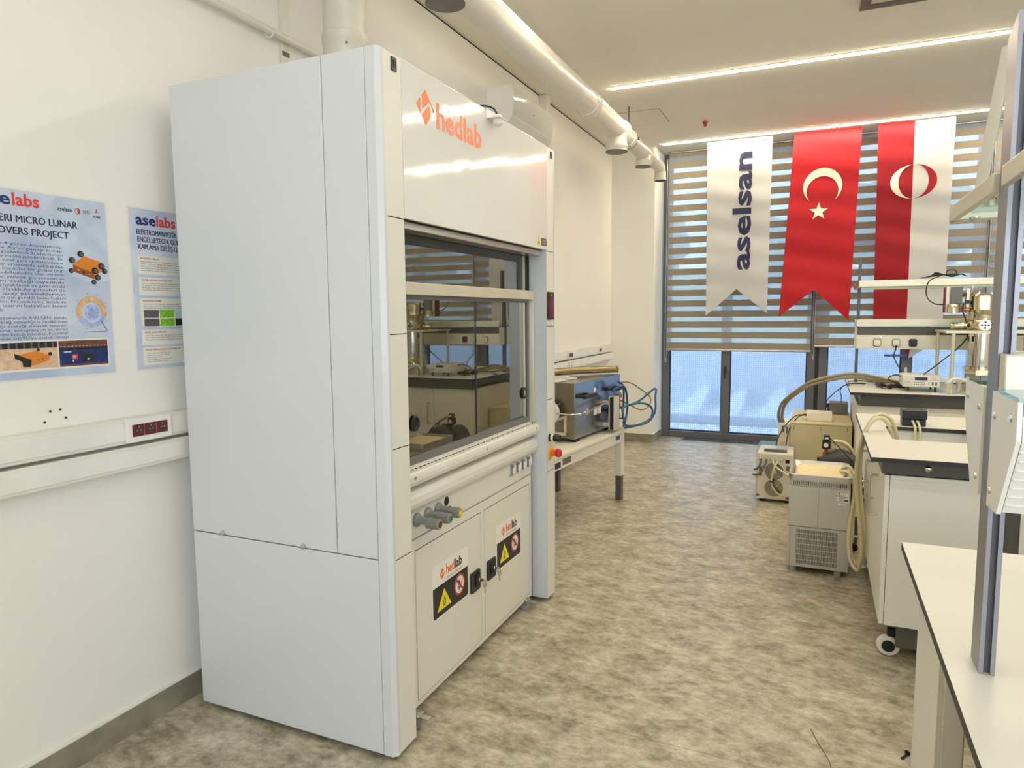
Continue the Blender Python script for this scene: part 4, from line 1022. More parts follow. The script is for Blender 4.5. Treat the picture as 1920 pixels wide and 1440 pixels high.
for y0, y1, ly0, ly1, sy0, sy1, ky in ((2.086, 2.6205, 2.512, 2.600, 2.198, 2.496, 2.572), (2.6555, 3.172, 2.672, 2.760, 2.775, 3.060, 2.722)):
    D = MB().box((BX-.005, y0+.0022, .0672), (BX, y1-.0022, .6400), .0015).build('door', 'hood_cream', K)
    stickers(D, sy0, sy1, .318, .535)
    o = MB().flat([rrect(ly0, .312, ly1, .402, .010)], (BX+.0002, 0, 0), (0, 1, 0), (0, 0, 1), .006).build('door_lock', 'black', D)
    keyset(D, ky, .360)
    m = MB().box((BX+.0062, ky-.020, .335), (BX+.011, ky+.020, .385), .003); m.build('lock_handle', 'rubber', D)
def castor(x, y, parent, r=.028, brake=True):
    c = MB().cyl((x, y-.011, r), (x, y+.011, r), r, n=24).build('castor_wheel', 'wheel', parent)
    m = MB().box((x-.022, y-.016, r*.9), (x+.014, y-.0125, .058), .001).box((x-.022, y+.0125, r*.9), (x+.014, y+.016, .058), .001).box((x-.028, y-.022, .050), (x+.024, y+.022, .054), .001)
    m.cyl((x, y-.018, r), (x, y+.018, r), .006, n=10)
    if brake: m.box((x+.014, y-.012, .046), (x+.06, y+.012, .049), .001)
    m.build('castor_fork', 'alu', c)
castor(-1.300, 2.03, K); castor(-1.326, 3.12, K); castor(-1.96, 2.06, K, brake=False); castor(-1.96, 3.12, K, brake=False)

# ------------------------------------------------------------------ furnace table (turned a few degrees)
ROT = R(6.1); TA = V((-1.569, 4.603, 0)); TM = Matrix.Translation(TA) @ Matrix.Rotation(-ROT, 4, 'Z')
# local frame: +y runs along the table, +x towards the aisle, origin at the furnace's near aisle-side corner
def lthing(name, label, cat, loc, group=None): return thing(name, label, cat, tuple(TM @ V(loc)), group)
t = lthing('adjustable_table', 'low cream adjustable table carrying the furnace beyond the fume hood', 'table', (.08, .88, 0))
def lb(name, mat, par, *boxes, bev=.003):
    m = MB()
    for a, b in boxes: m.box(a, b, bev)
    return m.xf(TM).build(name, mat, par)
lb('table_top', 'cab', t, ((-.555, -.62, .558), (.088, .872, .580)), bev=.004)
lb('front_beam', 'hood_cream', t, ((.045, -.60, .478), (.078, .76, .557)))
lb('rear_beam', 'hood_cream', t, ((-.545, -.60, .478), (-.51, .76, .557)))
lb('end_beam', 'hood_cream', t, ((-.51, .70, .478), (.045, .75, .557)))
for x in (.022, -.54):
    for y in (.72, -.58):
        lb('table_leg', 'hood_cream', t, ((x, y, .20), (x+.056, y+.07, .5575)))
        lb('leg_extension', 'under', t, ((x+.005, y+.006, 0), (x+.051, y+.064, .20)), bev=.002)
lb('rating_plate', 'blueplate', t, ((.078, .60, .508), (.0795, .69, .542)), bev=.0005)
lb('rating_plate', 'brownish', t, ((.078, -.48, .49), (.0795, -.38, .53)), bev=.0005)
lb('rating_plate', 'vent', t, ((.078, -.35, .498), (.0795, -.22, .54)), bev=.0005)
# tube furnace
F = lthing('tube_furnace', 'boxy brushed steel tube furnace on the low table', 'furnace', (-.25, .44, .58))
Fb = lambda name, mat, *bx, bev=.003, par=None: lb(name, mat, par or F, *bx, bev=bev)
Fb('furnace_body', 'steel', ((-.50, .012, .606), (.0, .885, 1.010)), bev=.004)
Fb('end_panel', 'bronze_steel', ((-.495, .008, .610), (-.004, .0125, 1.006)), bev=.001)
for x in (-.46, -.055):
    for y in (.05, .62): Fb('foot', 'rubber', ((x, y, .580), (x+.045, y+.07, .6065)))
m = MB()
for x in (-.02, -.48):
    for z in (.625, .985): m.lathe([(.004, 0), (.003, .002)], (x, .008, z), (0, -1, 0), 10)
m.xf(TM).build('panel_screws', 'alu', F)
def fh(y0, y1, z):
    m = MB().box((.030, y0, z-.014), (.058, y1, z+.014), .008).cyl((0, y0+.03, z), (.034, y0+.03, z), .010, n=12).cyl((0, y1-.03, z), (.034, y1-.03, z), .010, n=12)
    m.xf(TM).build('lift_handle', 'black', F)
fh(.07, .30, .905); fh(.63, .86, .905)
Fb('indicator_lamp', 'sticker_white', ((0, .345, .915), (.004, .375, .945)), bev=.001)
Fb('access_cover', 'hood_cream', ((-.47, -.0, 1.0105), (-.13, .34, 1.020)))
m = MB()
for i in range(24): m.box((-.44, .02+i*.0125, 1.020), (-.18, .026+i*.0125, 1.030))
m.xf(TM).build('vent_fins', 'hood_cream', F)
Fb('cover_latch', 'white_plastic', ((-.17, .15, 1.0205), (-.13, .19, 1.040)))
# ceramic end flange and tube on the near end
m = MB().lathe([(.03, 0), (.05, .045), (.086, .05), (.090, .055), (.090, .085), (.086, .09), (.0, .092)], (-.18, .008, .80), (0, -1, 0), 32); m.xf(TM).build('end_flange', 'hood_cream', F)
m = MB()
for a in (35, 145, 215, 325): m.cyl((-.18+.075*cos(R(a)), -.07, .80+.075*sin(R(a))), (-.18+.13*cos(R(a)), -.075, .80+.13*sin(R(a))), .0022, n=8)
m.xf(TM).build('flange_pins', 'alu', F)
m = MB().prism([(-.44, .61), (-.05, .63), (-.05, .78), (-.09, .77), (-.40, .66), (-.44, .65)], 'y', -.012, .008)
m2 = MB()
for a, b in (((-.33, -.014, .632), (-.06, .008, .655)), ((-.075, -.014, .632), (-.06, .008, .775))): m2.box(a, b, .002)
m2.add([(-.33, -.014, .655), (-.33, -.014, .675), (-.075, -.014, .775), (-.06, -.014, .760), (-.33, .008, .655), (-.33, .008, .675), (-.075, .008, .775), (-.06, .008, .760)], [(0, 1, 2, 3), (4, 7, 6, 5), (0, 4, 5, 1), (1, 5, 6, 2), (2, 6, 7, 3), (3, 7, 4, 0)])
m2.xf(TM).build('support_bracket', 'alu_cream', F)
# lid strut: rod, clamp and upright profile in front
m = MB().tube([(-.12, -.10, .805), (.04, -.06, .798), (.075, .06, .808)], .006, 8, 5); m.cyl((.075, .06, .808), (.075, .56, .838), .007, n=10); m.xf(TM).build('gas_line', 'chrome', F)
Fb('line_clamp', 'alu', ((.066, .045, .785), (.084, .062, .835)), ((.058, .035, .800), (.092, .072, .815)), bev=.003)
up = Fb('upright_profile', 'alu_cream', ((.055, .505, .606), (.066, .60, .865)), ((.095, .505, .606), (.106, .60, .865)), ((.066, .59, .606), (.095, .60, .865)), ((.0005, .52, .63), (.055, .54, .66)), ((.0005, .52, .80), (.055, .54, .83)), bev=.002)
Fb('sliding_strip', 'black', ((.0663, .503, .610), (.0947, .535, .860)), bev=.001)
Fb('front_plates', 'sticker_white', ((0, .345, .740), (.006, .40, .800)), ((0, .42, .740), (.006, .48, .800)), bev=.001)
m = MB().lathe([(.022, 0), (.022, .02), (.018, .024)], (.055, .66, .735), (1, 0, 0), 24); m.lathe([(.030, 0), (.030, .012)], (.0, .66, .735), (1, 0, 0), 24); m.box((0, .652, .728), (.06, .668, .742)); m.xf(TM).build('pressure_gauge', 'black', F)
m = MB().lathe([(.018, 0), (.018, .001)], (.0795, .66, .735), (1, 0, 0), 24); m.xf(TM).build('gauge_face', 'sticker_white', F)
m = MB().tube([(.02, .74, .68), (.03, .75, .72), (.012, .80, .70), (.028, .82, .74), (.012, .84, .80), (.02, .85, .86)], .006, 8); m.box((0, .72, .665), (.05, .76, .695), .004); m.box((0, .82, .82), (.03, .86, .845), .004); m.xf(TM).build('copper_fittings', 'copper', F)
Fb('lower_valve', 'sticker_white', ((.055, .60, .640), (.10, .70, .668)), bev=.004); Fb('valve_cap', 'black', ((.052, .70, .634), (.10, .745, .672)), bev=.006)
# corrugated hose on top of the furnace, blue hoses, grey line
m = MB().tube([(-.52+.0, -.25, 1.045), (-.46, .0, 1.048), (-.40, .25, 1.044), (-.30, .50, 1.050), (-.17, .75, 1.047), (-.03, .905, 1.045)], .026, 12, 22, ridge=.004); m.xf(TM)
tag(m.build('metal_hose', 'hose_metal'), 'thick corrugated metal hose lying along the top of the furnace', 'hose')
def ltube(name, mat, pts, r, label, cat='hose', group=None):
    m = MB().tube(pts, r, 9, 9); m.xf(TM); return tag(m.build(name, mat), label, cat, group)
def furn_pt(px, py, off):   # point on a vertical plane parallel to the furnace front
    return None
ltube('blue_hose', 'hose_blue', [(.045, .52, .93), (.075, .56, .955), (.070, .66, .965), (.085, .74, .92), (.08, .76, .80), (.09, .72, .68), (.12, .70, .62), (.16, .86, .600), (.20, 1.02, .610), (.22, 1.12, .68), (.21, 1.16, .80), (.19, 1.20, .865), (.12, 1.02, .78), (.075, .84, .755), (.06, .66, .76), (.055, .56, .80)], .0085, 'blue hose looping out in a wide bow beyond the furnace end')
ltube('blue_hose', 'hose_blue', [(.05, .60, .90), (.09, .70, .93), (.085, .80, .88), (.09, .82, .76), (.10, .76, .66), (.12, .66, .62), (.15, .60, .66), (.13, .62, .72), (.10, .72, .765), (.16, .98, .765), (.20, 1.10, .71), (.20, 1.06, .63), (.15, .90, .595), (.10, .74, .592)], .0085, 'blue hose coiled close in front of the furnace gauge')
ltube('steel_line', 'hose_metal', [(.02, .82, .945), (.05, .98, .93), (.10, 1.12, .86), (.15, 1.20, .79), (.15, 1.17, .72), (.12, 1.05, .70), (.08, .82, .78), (.06, .62, .845)], .005, 'thin bare metal line arching past the furnace end among the blue hoses', 'line')

# ------------------------------------------------------------------ benches
LX = .215
def worktop(name, label, x0, x1, y0, y1, hole=None):
    t = thing(name, label, 'worktop', ((x0+x1)/2, (y0+y1)/2, .88))
    def slabs(m, z0, z1, bev=0):
        if not hole: m.box((x0, y0, z0), (x1, y1, z1), bev); return
        hx0, hx1, hy0, hy1 = hole
        # one polygon ring with a round-cornered opening
        O = rrect(x0, y0, x1, y1, .001, 6); I = rrect(hx0, hy0, hx1, hy1, .03, 6); n = len(O)
        vs = [(p[0], p[1], z) for z in (z0, z1) for q in (O, I) for p in q]
        fs = []
        for i in range(n):
            j = (i+1) % n
            fs += [(i, j, n+j, n+i), (2*n+i, 3*n+i, 3*n+j, 2*n+j), (i, 2*n+i, 2*n+j, j), (n+i, n+j, 3*n+j, 3*n+i)]
        m.add(vs, fs)
    m = MB(); slabs(m, .880, .8988); m.build('core_board', 'core', t, smooth=20)
    m = MB(); slabs(m, .8988, .900); m.build('laminate_top', 'lam', t, smooth=20)
    return t
def cab_handle(mb, x, y, z0, z1, out=-1, axis='x'):
    if axis == 'x': P = [(x, y, z0), (x+out*.028, y, z0), (x+out*.036, y, z0+.010), (x+out*.036, y, z1-.010), (x+out*.028, y, z1), (x, y, z1)]
    else: P = [(x, y, z0), (x, y+out*.028, z0), (x, y+out*.036, z0+.010), (x, y+out*.036, z1-.010), (x, y+out*.028, z1), (x, y, z1)]
    return mb.tube(P, .0055, 8, 4)

# --- sink bench
worktop('worktop', 'white sink worktop with black edge in the middle of the right-hand row', LX, 2.9, 3.17, 4.53, (.333, .700, 3.645, 4.065))
t = thing('bench_frame', 'dark grey metal bench frame under the sink worktop', 'frame', (1.5, 3.85, .8))
m = MB().box((.262, 3.245, .818), (2.85, 3.30, .8795), .002).box((.262, 4.42, .818), (2.85, 4.47, .8795), .002).box((.262, 3.30, .818), (.30, 4.42, .8795), .002); m.build('top_rail', 'under', t)
MB().lathe([(.012, 0), (.013, .004), (.008, .008)], (.43, 3.245, .850), (0, -1, 0), 20).build('rail_screw', 'chrome', t)
t = thing('sink_basin', 'white sink basin set into the right-hand worktop', 'sink', (.52, 3.85, .70))
m = MB(); A = rrect(.323, 3.635, .710, 4.075, .035, 6); B = rrect(.355, 3.67, .68, 4.04, .05, 6); n = len(A)
vs = [(p[0], p[1], .8795) for p in A]+[(p[0], p[1], .655) for p in B]+[(p[0], p[1], .8795) for p in rrect(.318, 3.63, .715, 4.08, .035, 6)]+[(p[0], p[1], .645) for p in rrect(.345, 3.66, .69, 4.05, .05, 6)]
fs = [tuple(range(n, 2*n)), tuple(range(3*n, 4*n))]
for i in range(n):
    j = (i+1) % n; fs += [(i, j, n+j, n+i), (2*n+i, 2*n+j, 3*n+j, 3*n+i), (i, 2*n+i, 2*n+j, j)]
m.add(vs, fs); m.build('bowl', 'white_plastic', t)
MB().lathe([(.028, 0), (.028, .003), (.02, .004)], (.52, 3.85, .655), (0, 0, 1), 24).build('drain', 'chrome', t)
def base_cabinet(label, x0, x1, y0, y1, doors, z0=.155, z1=.812, front='-x', hollow=False, mat='cab_white'):
    """white cabinet box on a steel frame; doors: list of (a, b, handle position)"""
    t = thing('base_cabinet', label, 'cabinet', ((x0+x1)/2, (y0+y1)/2, z0))
    ins = .021
    if front == '-x':
        if hollow: MB().box((x0+ins, y0, z0), (x1, y0+.018, z1)).box((x0+ins, y1-.018, z0), (x1, y1, z1)).box((x0+ins, y0+.018, z0), (x1, y1-.018, z0+.018)).build('carcass', mat, t)
        else: MB().box((x0+ins, y0, z0), (x1, y1, z1), .001).build('carcass', mat, t)
        for a, b, h in doors:
            d = MB().box((x0, a+.0015, z0+.002), (x0+ins-.002, b-.0015, z1-.002), .0015).build('door', mat, t)
            if h: cab_handle(MB(), x0, h[0], h[1], h[2]).build('handle', 'alu', d)
    else:
        MB().box((x0, y0+ins, z0), (x1, y1, z1), .001).build('carcass', mat, t)
        for a, b, h in doors:
            d = MB().box((a+.0015, y0, z0+.002), (b-.0015, y0+ins-.002, z1-.002), .0015).build('door', mat, t)
            if h: cab_handle(MB(), h[0], y0, h[1], h[2], -1, 'y').build('handle', 'alu', d)
    return t
cb = base_cabinet('white cabinet below the sink with three long handles facing the aisle', .274, .62, 3.252, 4.47, [(3.252, 3.66, (3.545, .560, .745)), (3.66, 4.065, (3.83, .565, .752)), (4.065, 4.47, (4.20, .565, .735))], hollow=True)
MB().box((.297, 3.248, .795), (.61, 3.2515, .811), .001).build('panel_lip', 'cab_white', cb)
def rolling_base(t, x0, x1, y0, y1):
    MB().box((x0+.06, y0+.005, .055), (x1, y0+.065, .1545), .003).box((x0+.06, y1-.065, .055), (x1, y1-.005, .1545), .003).box((x0+.06, y0+.065, .10), (x0+.10, y1-.065, .1545), .003).build('steel_underframe', 'under', t)
    for y in (y0+.035, y1-.035): MB().cyl((x0+.18, y, 0), (x0+.18, y, .055), .025, n=14).build('levelling_foot', 'rubber', t)
    for y in (y0+.04, y1-.04):
        c = MB().lathe([(.02, 0), (.042, .002), (.047, .010), (.047, .022), (.042, .030), (.02, .032)], (x0+.035, y-.016, .047), (0, 1, 0), 28).build('castor_wheel', 'white_plastic', t)
        MB().lathe([(.026, 0), (.026, .036)], (x0+.035, y-.018, .047), (0, 1, 0), 24).box((x0+.03, y-.012, .088), (x0+.062, y+.012, .125), .003).build('castor_hub', 'rubber', c)
rolling_base(cb, .285, .62, 3.262, 4.46)
t = thing('service_column', 'tall dark grey service panel under the sink worktop beside the white cabinet', 'panel', (.72, 3.6, .1))
MB().box((.621, 3.258, 0), (.752, 4.46, .816), .002).build('panel', 'under', t)
cb2 = base_cabinet('second white cabinet under the sink worktop, right of the dark service panel', .754, 1.60, 3.252, 4.47, [(.754, 1.176, (1.13, .55, .74)), (1.178, 1.60, (1.22, .55, .74))], front='-y')
cb3 = base_cabinet('third white cabinet under the sink worktop, far from the aisle', 1.602, 2.82, 3.252, 4.47, [(1.602, 2.21, (2.16, .55, .74)), (2.212, 2.82, (2.26, .55, .74))], front='-y')
rolling_base(cb2, .81, 1.60, 3.262, 4.46); rolling_base(cb3, 1.66, 2.82, 3.262, 4.46)

# --- far bench
worktop('worktop', 'far white worktop with black edge in front of the windows', .228, 3.1, 5.70, 7.24)
t = thing('bench_frame', 'dark grey metal bench frame under the far worktop', 'frame', (1.6, 6.5, .8))
MB().box((.30, 5.775, .795), (3.05, 5.83, .8795), .002).box((.30, 7.12, .795), (3.05, 7.17, .8795), .002).box((.30, 5.83, .818), (.34, 7.12, .8795), .002).build('top_rail', 'under', t)
cb4 = base_cabinet('cream cabinet below the far worktop, left door pair', .285, 1.42, 5.80, 7.15, [(.285, .735, None), (.737, 1.42, (.79, .45, .64))], front='-y', z1=.793, mat='cab')
cb5 = base_cabinet('cream cabinet below the far worktop, right door pair', 1.422, 3.0, 5.80, 7.15, [(1.422, 2.2, (2.15, .45, .64)), (2.202, 3.0, (2.26, .45, .64))], front='-y', z1=.793, mat='cab')
rolling_base(cb4, .30, 1.42, 5.83, 7.13); rolling_base(cb5, 1.48, 3.0, 5.83, 7.13)

# --- near bench
worktop('worktop', 'large near white worktop with black edge, bottom right of the picture', LX, 2.9, .66, 2.01)
t = thing('bench_frame', 'dark grey and silver metal bench frame under the near worktop', 'frame', (1.5, 1.3, .8))
m = MB().box((.30, .71, .818), (2.85, .76, .8795), .002).box((.30, 1.92, .818), (2.85, 1.97, .8795), .002).box((.30, .76, .818), (.34, 1.92, .8795), .002); m.build('top_rail', 'under', t)
for y in (1.515, .73): MB().box((.246, y, 0), (.286, y+.06, .8175), .003).build('steel_leg', 'alu', t)
t = thing('end_panel', 'white end panel under the far half of the near worktop', 'panel', (.27, 1.8, 0))
MB().box((.258, 1.615, .004), (.278, 1.985, .8165), .002).build('board', 'cab_white', t)
t = base_cabinet('cream cabinet under the near worktop, standing back from the aisle', .300, 1.4, .80, 1.48, [(.80, 1.14, None), (1.14, 1.48, None)], z0=.05, z1=.8165, mat='cab')
MB().box((.30, .80, 0), (1.4, 1.48, .05)).build('plinth', 'under', t)

# ------------------------------------------------------------------ reagent shelf racks
def rack(label, px, yc, x1, y0, socks, zt=1.95, dy=.40, cable=False):
    t = thing('reagent_rack', label, 'shelf rack', (px+.012, yc, .90), 'double-sided reagent racks on the benches')
    for x in (px, x1):
        p = MB(); a, b = yc-.031, yc+.031
        prof = [(x, a), (x+.0065, a), (x+.0065, a+.009), (x+.0165, a+.009), (x+.0165, a), (x+.023, a), (x+.023, b), (x+.0165, b), (x+.0165, b-.009), (x+.0065, b-.009), (x+.0065, b), (x, b)]
        vs = [(q[0], q[1], .9005) for q in prof]+[(q[0], q[1], zt-(.028*(1-(q[1]-a)/(b-a)) if False else 0)-.022*((q[1]-a)/(b-a))) for q in prof]; n = len(prof)
        p.add(vs, [(i, (i+1) % n, n+(i+1) % n, n+i) for i in range(n)]+[tuple(range(n)), tuple(range(n, 2*n))])
        P = p.build('post', 'post', t)
        MB().box((x+.0068, a+.0085, .9005), (x+.0162, a+.0105, zt-.03)).build('post_groove', 'post_dark', P)
    for s in (-1, 1):
        o = yc+s*.031
        A = lambda d: o+s*d
        # upper shelf edge rail and end plate
        yr = (min(A(dy-.02), A(dy)), max(A(dy-.02), A(dy)))
        MB().box((px-.012, yr[0], 1.690), (x1+.03, yr[1], 1.722), .003).build('upper_rail', 'alu_cream', t)
        for x in (px-.006, x1+.005):
            e = MB().box((x-.004, min(A(.0), A(dy)), 1.690), (x+.008, max(A(.0), A(dy)), 1.722), .002).build('upper_bracket', 'alu_cream', t)
            MB().lathe([(.010, 0), (.010, .006), (.005, .010)], (x+.03, A(dy-.07), 1.690), (0, 0, -1), 14).build('bracket_bolt', 'chrome', e)
        MB().box((px+.025, min(A(.01), A(dy-.021)), 1.704), (x1-.003, max(A(.01), A(dy-.021)), 1.712)).build('upper_glass', 'shelf_glass', t)
        # lower shelf
        yl = (min(A(.002), A(.036)), max(A(.002), A(.036)))
        MB().box((px+(.002 if s < 0 else .026), yl[0], 1.3725), (x1+.02, yl[1], 1.432), .003).build('lower_rail', 'alu_cream', t)
        MB().box((px-.004, min(A(.037), A(.158)), 1.3725), (x1+.02, max(A(.037), A(.158)), 1.3785)).build('lower_glass', 'shelf_glass', t)
        # energy duct with end plates
        pr = [(A(.002), 1.372), (A(.155), 1.372), (A(.158), 1.318), (A(.070), 1.190), (A(.002), 1.187)]
        pr2 = [(A(.004), 1.352), (A(.150), 1.352), (A(.154), 1.316), (A(.068), 1.193), (A(.004), 1.191)]
        MB().prism(pr2, 'x', px+.004, x1+.018).build('energy_duct', 'white_plastic', t)
        ribs = MB(); D = V((0, A(.068)-A(.154), 1.193-1.316)); N = V((0, s*.82, -.57))
        for k in range(1, 8):
            c = V((0, A(.154), 1.316))+D*(k/8); c2 = c+D*.02
            q = [c, c2, c2+N*.0022, c+N*.0022]
            ribs.prism([(v.y, v.z) for v in q], 'x', px+.006, x1+.016)
        ribs.build('duct_ribs', 'white_plastic', t)
        for x in (px-.004, x1+.019):
            e = MB().prism(pr, 'x', x, x+.006).build('end_plate', 'cab_white', t)
            for d, z in ((.025, 1.335), (.125, 1.345), (.022, 1.215)): MB().lathe([(.006, 0), (.005, .003)], (x, A(d), z), (-1, 0, 0), 12).build('plate_screw', 'chrome', e)
    return t
rack('grey double-sided reagent rack rising from the near worktop, cut by the right picture edge', .260, 1.340, 1.75, .66, [])
far = thing('reagent_rack', 'far double-sided reagent rack with three sockets in front of the windows', 'shelf rack', (.30, 6.55, .90), 'double-sided reagent racks on the benches')
FXP, FYC, FX1 = .287, 6.55, 2.35
def fbx(name, mat, *bx, bev=.003, par=None):
    m = MB()
    for a, b in bx: m.box(a, b, bev)
    return m.build(name, mat, par or far)
for x in (FXP, FX1): fbx('post', 'post_dark', ((x, FYC-.03, .9005), (x+.022, FYC+.03, 1.950)), bev=.002)
for s in (-1, 1):
    A = lambda d: FYC+s*d
    B = lambda d0, d1, z0, z1, x0=FXP-.012, x1=FX1+.03: ((x0, min(A(d0), A(d1)), z0), (x1, max(A(d0), A(d1)), z1))
    fbx('upper_rail', 'alu_cream', B(.385, .405, 1.690, 1.742))
    fbx('upper_bracket', 'rust', B(.03, .405, 1.694, 1.730, FXP-.016, FXP-.0125))
    fbx('upper_bracket', 'alu_cream', B(.0305, .384, 1.690, 1.722, FXP-.012, FXP+.010)); fbx('upper_bracket', 'alu_cream', B(.0305, .384, 1.690, 1.722, FX1+.005, FX1+.025))
    fbx('upper_glass', 'shelf_glass', B(.031, .384, 1.708, 1.716, FXP+.011, FX1+.004), bev=0)
    fbx('lower_rail', 'alu_cream', B(.150, .168, 1.376, 1.432, FXP-.008, FX1+.02))
    fbx('lower_glass', 'shelf_glass', B(.031, .149, 1.378, 1.386, FXP+.023, FX1-.001), bev=0)
    fbx('energy_duct', 'under', B(.0305, .13, 1.306, 1.366, FXP+.001, FX1+.018))
    fbx('duct_front', 'cab', B(.0305, .155, 1.190, 1.305, FXP+.001, FX1+.018))
    fbx('end_plate', 'sticker_white', B(.0305, .150, 1.192, 1.368, FXP-.005, FXP+.0005)); 
yf = FYC-.155
rb = MB()
for k in range(9): rb.box((FXP+.002, yf-.0012, 1.198+k*.0115), (FX1+.017, yf-.0001, 1.2035+k*.0115))
rb.build('duct_ribs', 'cab', far)
for x, mk, mi in ((.438, 'cab', 'under'), (.574, 'white_plastic', 'under'), (.694, 'black', 'black'), (1.9, 'white_plastic', 'under')):
    s = MB().prism([(x-.024, 1.222), (x-.012, 1.216), (x+.012, 1.216), (x+.024, 1.222), (x+.025, 1.262), (x+.016, 1.270), (x-.016, 1.270), (x-.025, 1.262)], 'y', yf-.018, yf-.0013).build('socket', mk, far)
    MB().prism([(x-.029, 1.218), (x-.014, 1.211), (x+.014, 1.211), (x+.029, 1.218), (x+.030, 1.265), (x+.019, 1.275), (x-.019, 1.275), (x-.030, 1.265)], 'y', yf-.004, yf-.0012).build('socket_frame', mi, far)
    MB().lathe([(.019, 0), (.019, .003), (.014, .004)], (x, yf-.018, 1.241), (0, -1, 0), 24).box((x-.023, yf-.021, 1.252), (x-.013, yf-.018, 1.262), .001).box((x+.013, yf-.021, 1.252), (x+.023, yf-.018, 1.262), .001).build('socket_flap', mk if mk != 'cab' else 'cab', s)
MB().lathe([(.006, 0), (.005, .004)], (.466, yf-.0013, 1.287), (0, -1, 0), 12).build('duct_screw', 'chrome', far)

# curled paper sheet leaning on the near rack's upper shelf
m = MB(); vs = []; fs = []; n = 16
for side in (0, 1):
    for j in range(n+1):
        v = j/n; y = 1.56-.17*v; z = 1.7245+.205*v
        for i in range(9):
            u = i/8; a = (u-.5)*1.9
            off = .055*(1-cos(a)) + .012*sin(v*pi)
            vs.append((.268+.0-off*.1+side*.0012, y+(u-.5)*.105-side*.0003, z+(u-.5)*.02))
n1 = 9*(n+1)
for j in range(n):
    for i in range(8):
        a = j*9+i; fs += [(a, a+1, a+10, a+9), (a+n1, a+n1+9, a+n1+10, a+n1+1)]
per = list(range(9))+[j*9+8 for j in range(1, n+1)]+[n*9+i for i in range(7, -1, -1)]+[j*9 for j in range(n-1, 0, -1)]
fs += [(per[i], per[i]+n1, per[(i+1) % len(per)]+n1, per[(i+1) % len(per)]) for i in range(len(per))]
m.add(vs, fs); tag(m.build('curled_sheet', 'paper'), 'curled white sheet standing on the near rack, against the ceiling light', 'sheet')

# ------------------------------------------------------------------ things on the far bench
t = thing('signal_generator', 'small cream bench instrument with dark display on the far worktop', 'instrument', (.70, 5.97, .90))
MB().box((.583, 5.87, .938), (.825, 6.16, 1.020), .006).build('case', 'hood_cream', t)
MB().box((.648, 5.8665, .943), (.820, 5.8695, 1.016), .002).build('front_panel', 'cream_plastic', t)
MB().box((.660, 5.8645, .988), (.742, 5.8665, 1.010), .001).build('display', 'screen', t)
MB().box((.648, 5.8640, .977), (.735, 5.8666, .980)) and None
for r_ in range(2):
    for c_ in range(7):
        MB().box((.655+c_*.0125+(.018 if c_ > 5 else 0), 5.8640, .952+r_*.014), (.662+c_*.0125+(.018 if c_ > 5 else 0), 5.8668, .960+r_*.014), .001).build('key', 'gasket', t)
for r_ in range(2):
    for c_ in range(3): MB().lathe([(.003, 0), (.003, .002)], (.765+c_*.013, 5.8668, .995+r_*.010), (0, -1, 0), 10).build('key', 'gasket', t)
for c_ in range(2): MB().box((.770+c_*.022, 5.8640, .952), (.782+c_*.022, 5.8668, .976), .002).build('key', 'gasket', t)
MB().cyl((.60, 5.870, .975), (.60, 5.855, .975), .006, n=14).cyl((.625, 5.870, .975), (.61, 5.85, .972), .003, n=10).build('probe_jack', 'alu', t)
for x in (.615, .79):
    for y in (5.885, 6.12): MB().box((x, y, .9003), (x+.014, y+.014, .9385), .002).build('foot', 'black', t)

def top_cable(name, pts, r, label, mat='cable', cat='cable'):
    return tag(MB().tube(pts, r, 8, 8).build(name, mat), label, cat)
m = MB()
coil = []
for i in range(66):
    a = i*2*pi/20; r = .055+.007*sin(i*.7); coil.append((.560+r*cos(a), 6.10+r*.8*sin(a), .906+.0035*(i/10)+.0015*sin(i)))
top_cable('coiled_cable', coil, .0045, 'black coiled cable heaped left of the cream instrument')
top_cable('mains_cable', [(.574, yf-.024, 1.226), (.572, yf-.026, 1.19), (.560, yf-.03, 1.14), (.575, yf-.06, 1.09), (.602, yf-.12, 1.03), (.606, yf-.16, .96), (.590, yf-.20, .935), (.52, yf-.22, .955), (.515, 6.12, .985), (.56, 6.05, 1.01), (.60, 6.02, .985)], .0045, 'black mains cable hanging from the middle rack socket')
t = thing('black_plugs', 'pair of loose black plugs with a short cord on the far worktop', 'plug', (.46, 6.10, .90))
MB().cyl((.440, 6.16, .918), (.446, 6.08, .920), .017, .013, 14).lathe([(.018, 0), (.019, .012)], (.440, 6.16, .9195), (0, 1, 0), 16).build('plug', 'black', t)
MB().cyl((.470, 6.19, .918), (.490, 6.12, .917), .017, .010, 14).lathe([(.018, 0), (.018, .012)], (.470, 6.19, .9195), (0, 1, 0), 16).build('plug', 'black', t)
MB().tube([(.490, 6.12, .916), (.505, 6.06, .907), (.53, 6.02, .905), (.50, 5.985, .905), (.46, 6.02, .905), (.447, 6.08, .914)], .0035, 8).build('cord', 'cable', t)
top_cable('flat_cable', [(.24, 6.52, .905), (.34, 6.62, .906), (.46, 6.50, .905), (.60, 6.60, .905), (.80, 6.66, .905), (1.1, 6.60, .905), (1.4, 6.66, .905)], .004, 'thin black cable running along the far worktop below the rack')
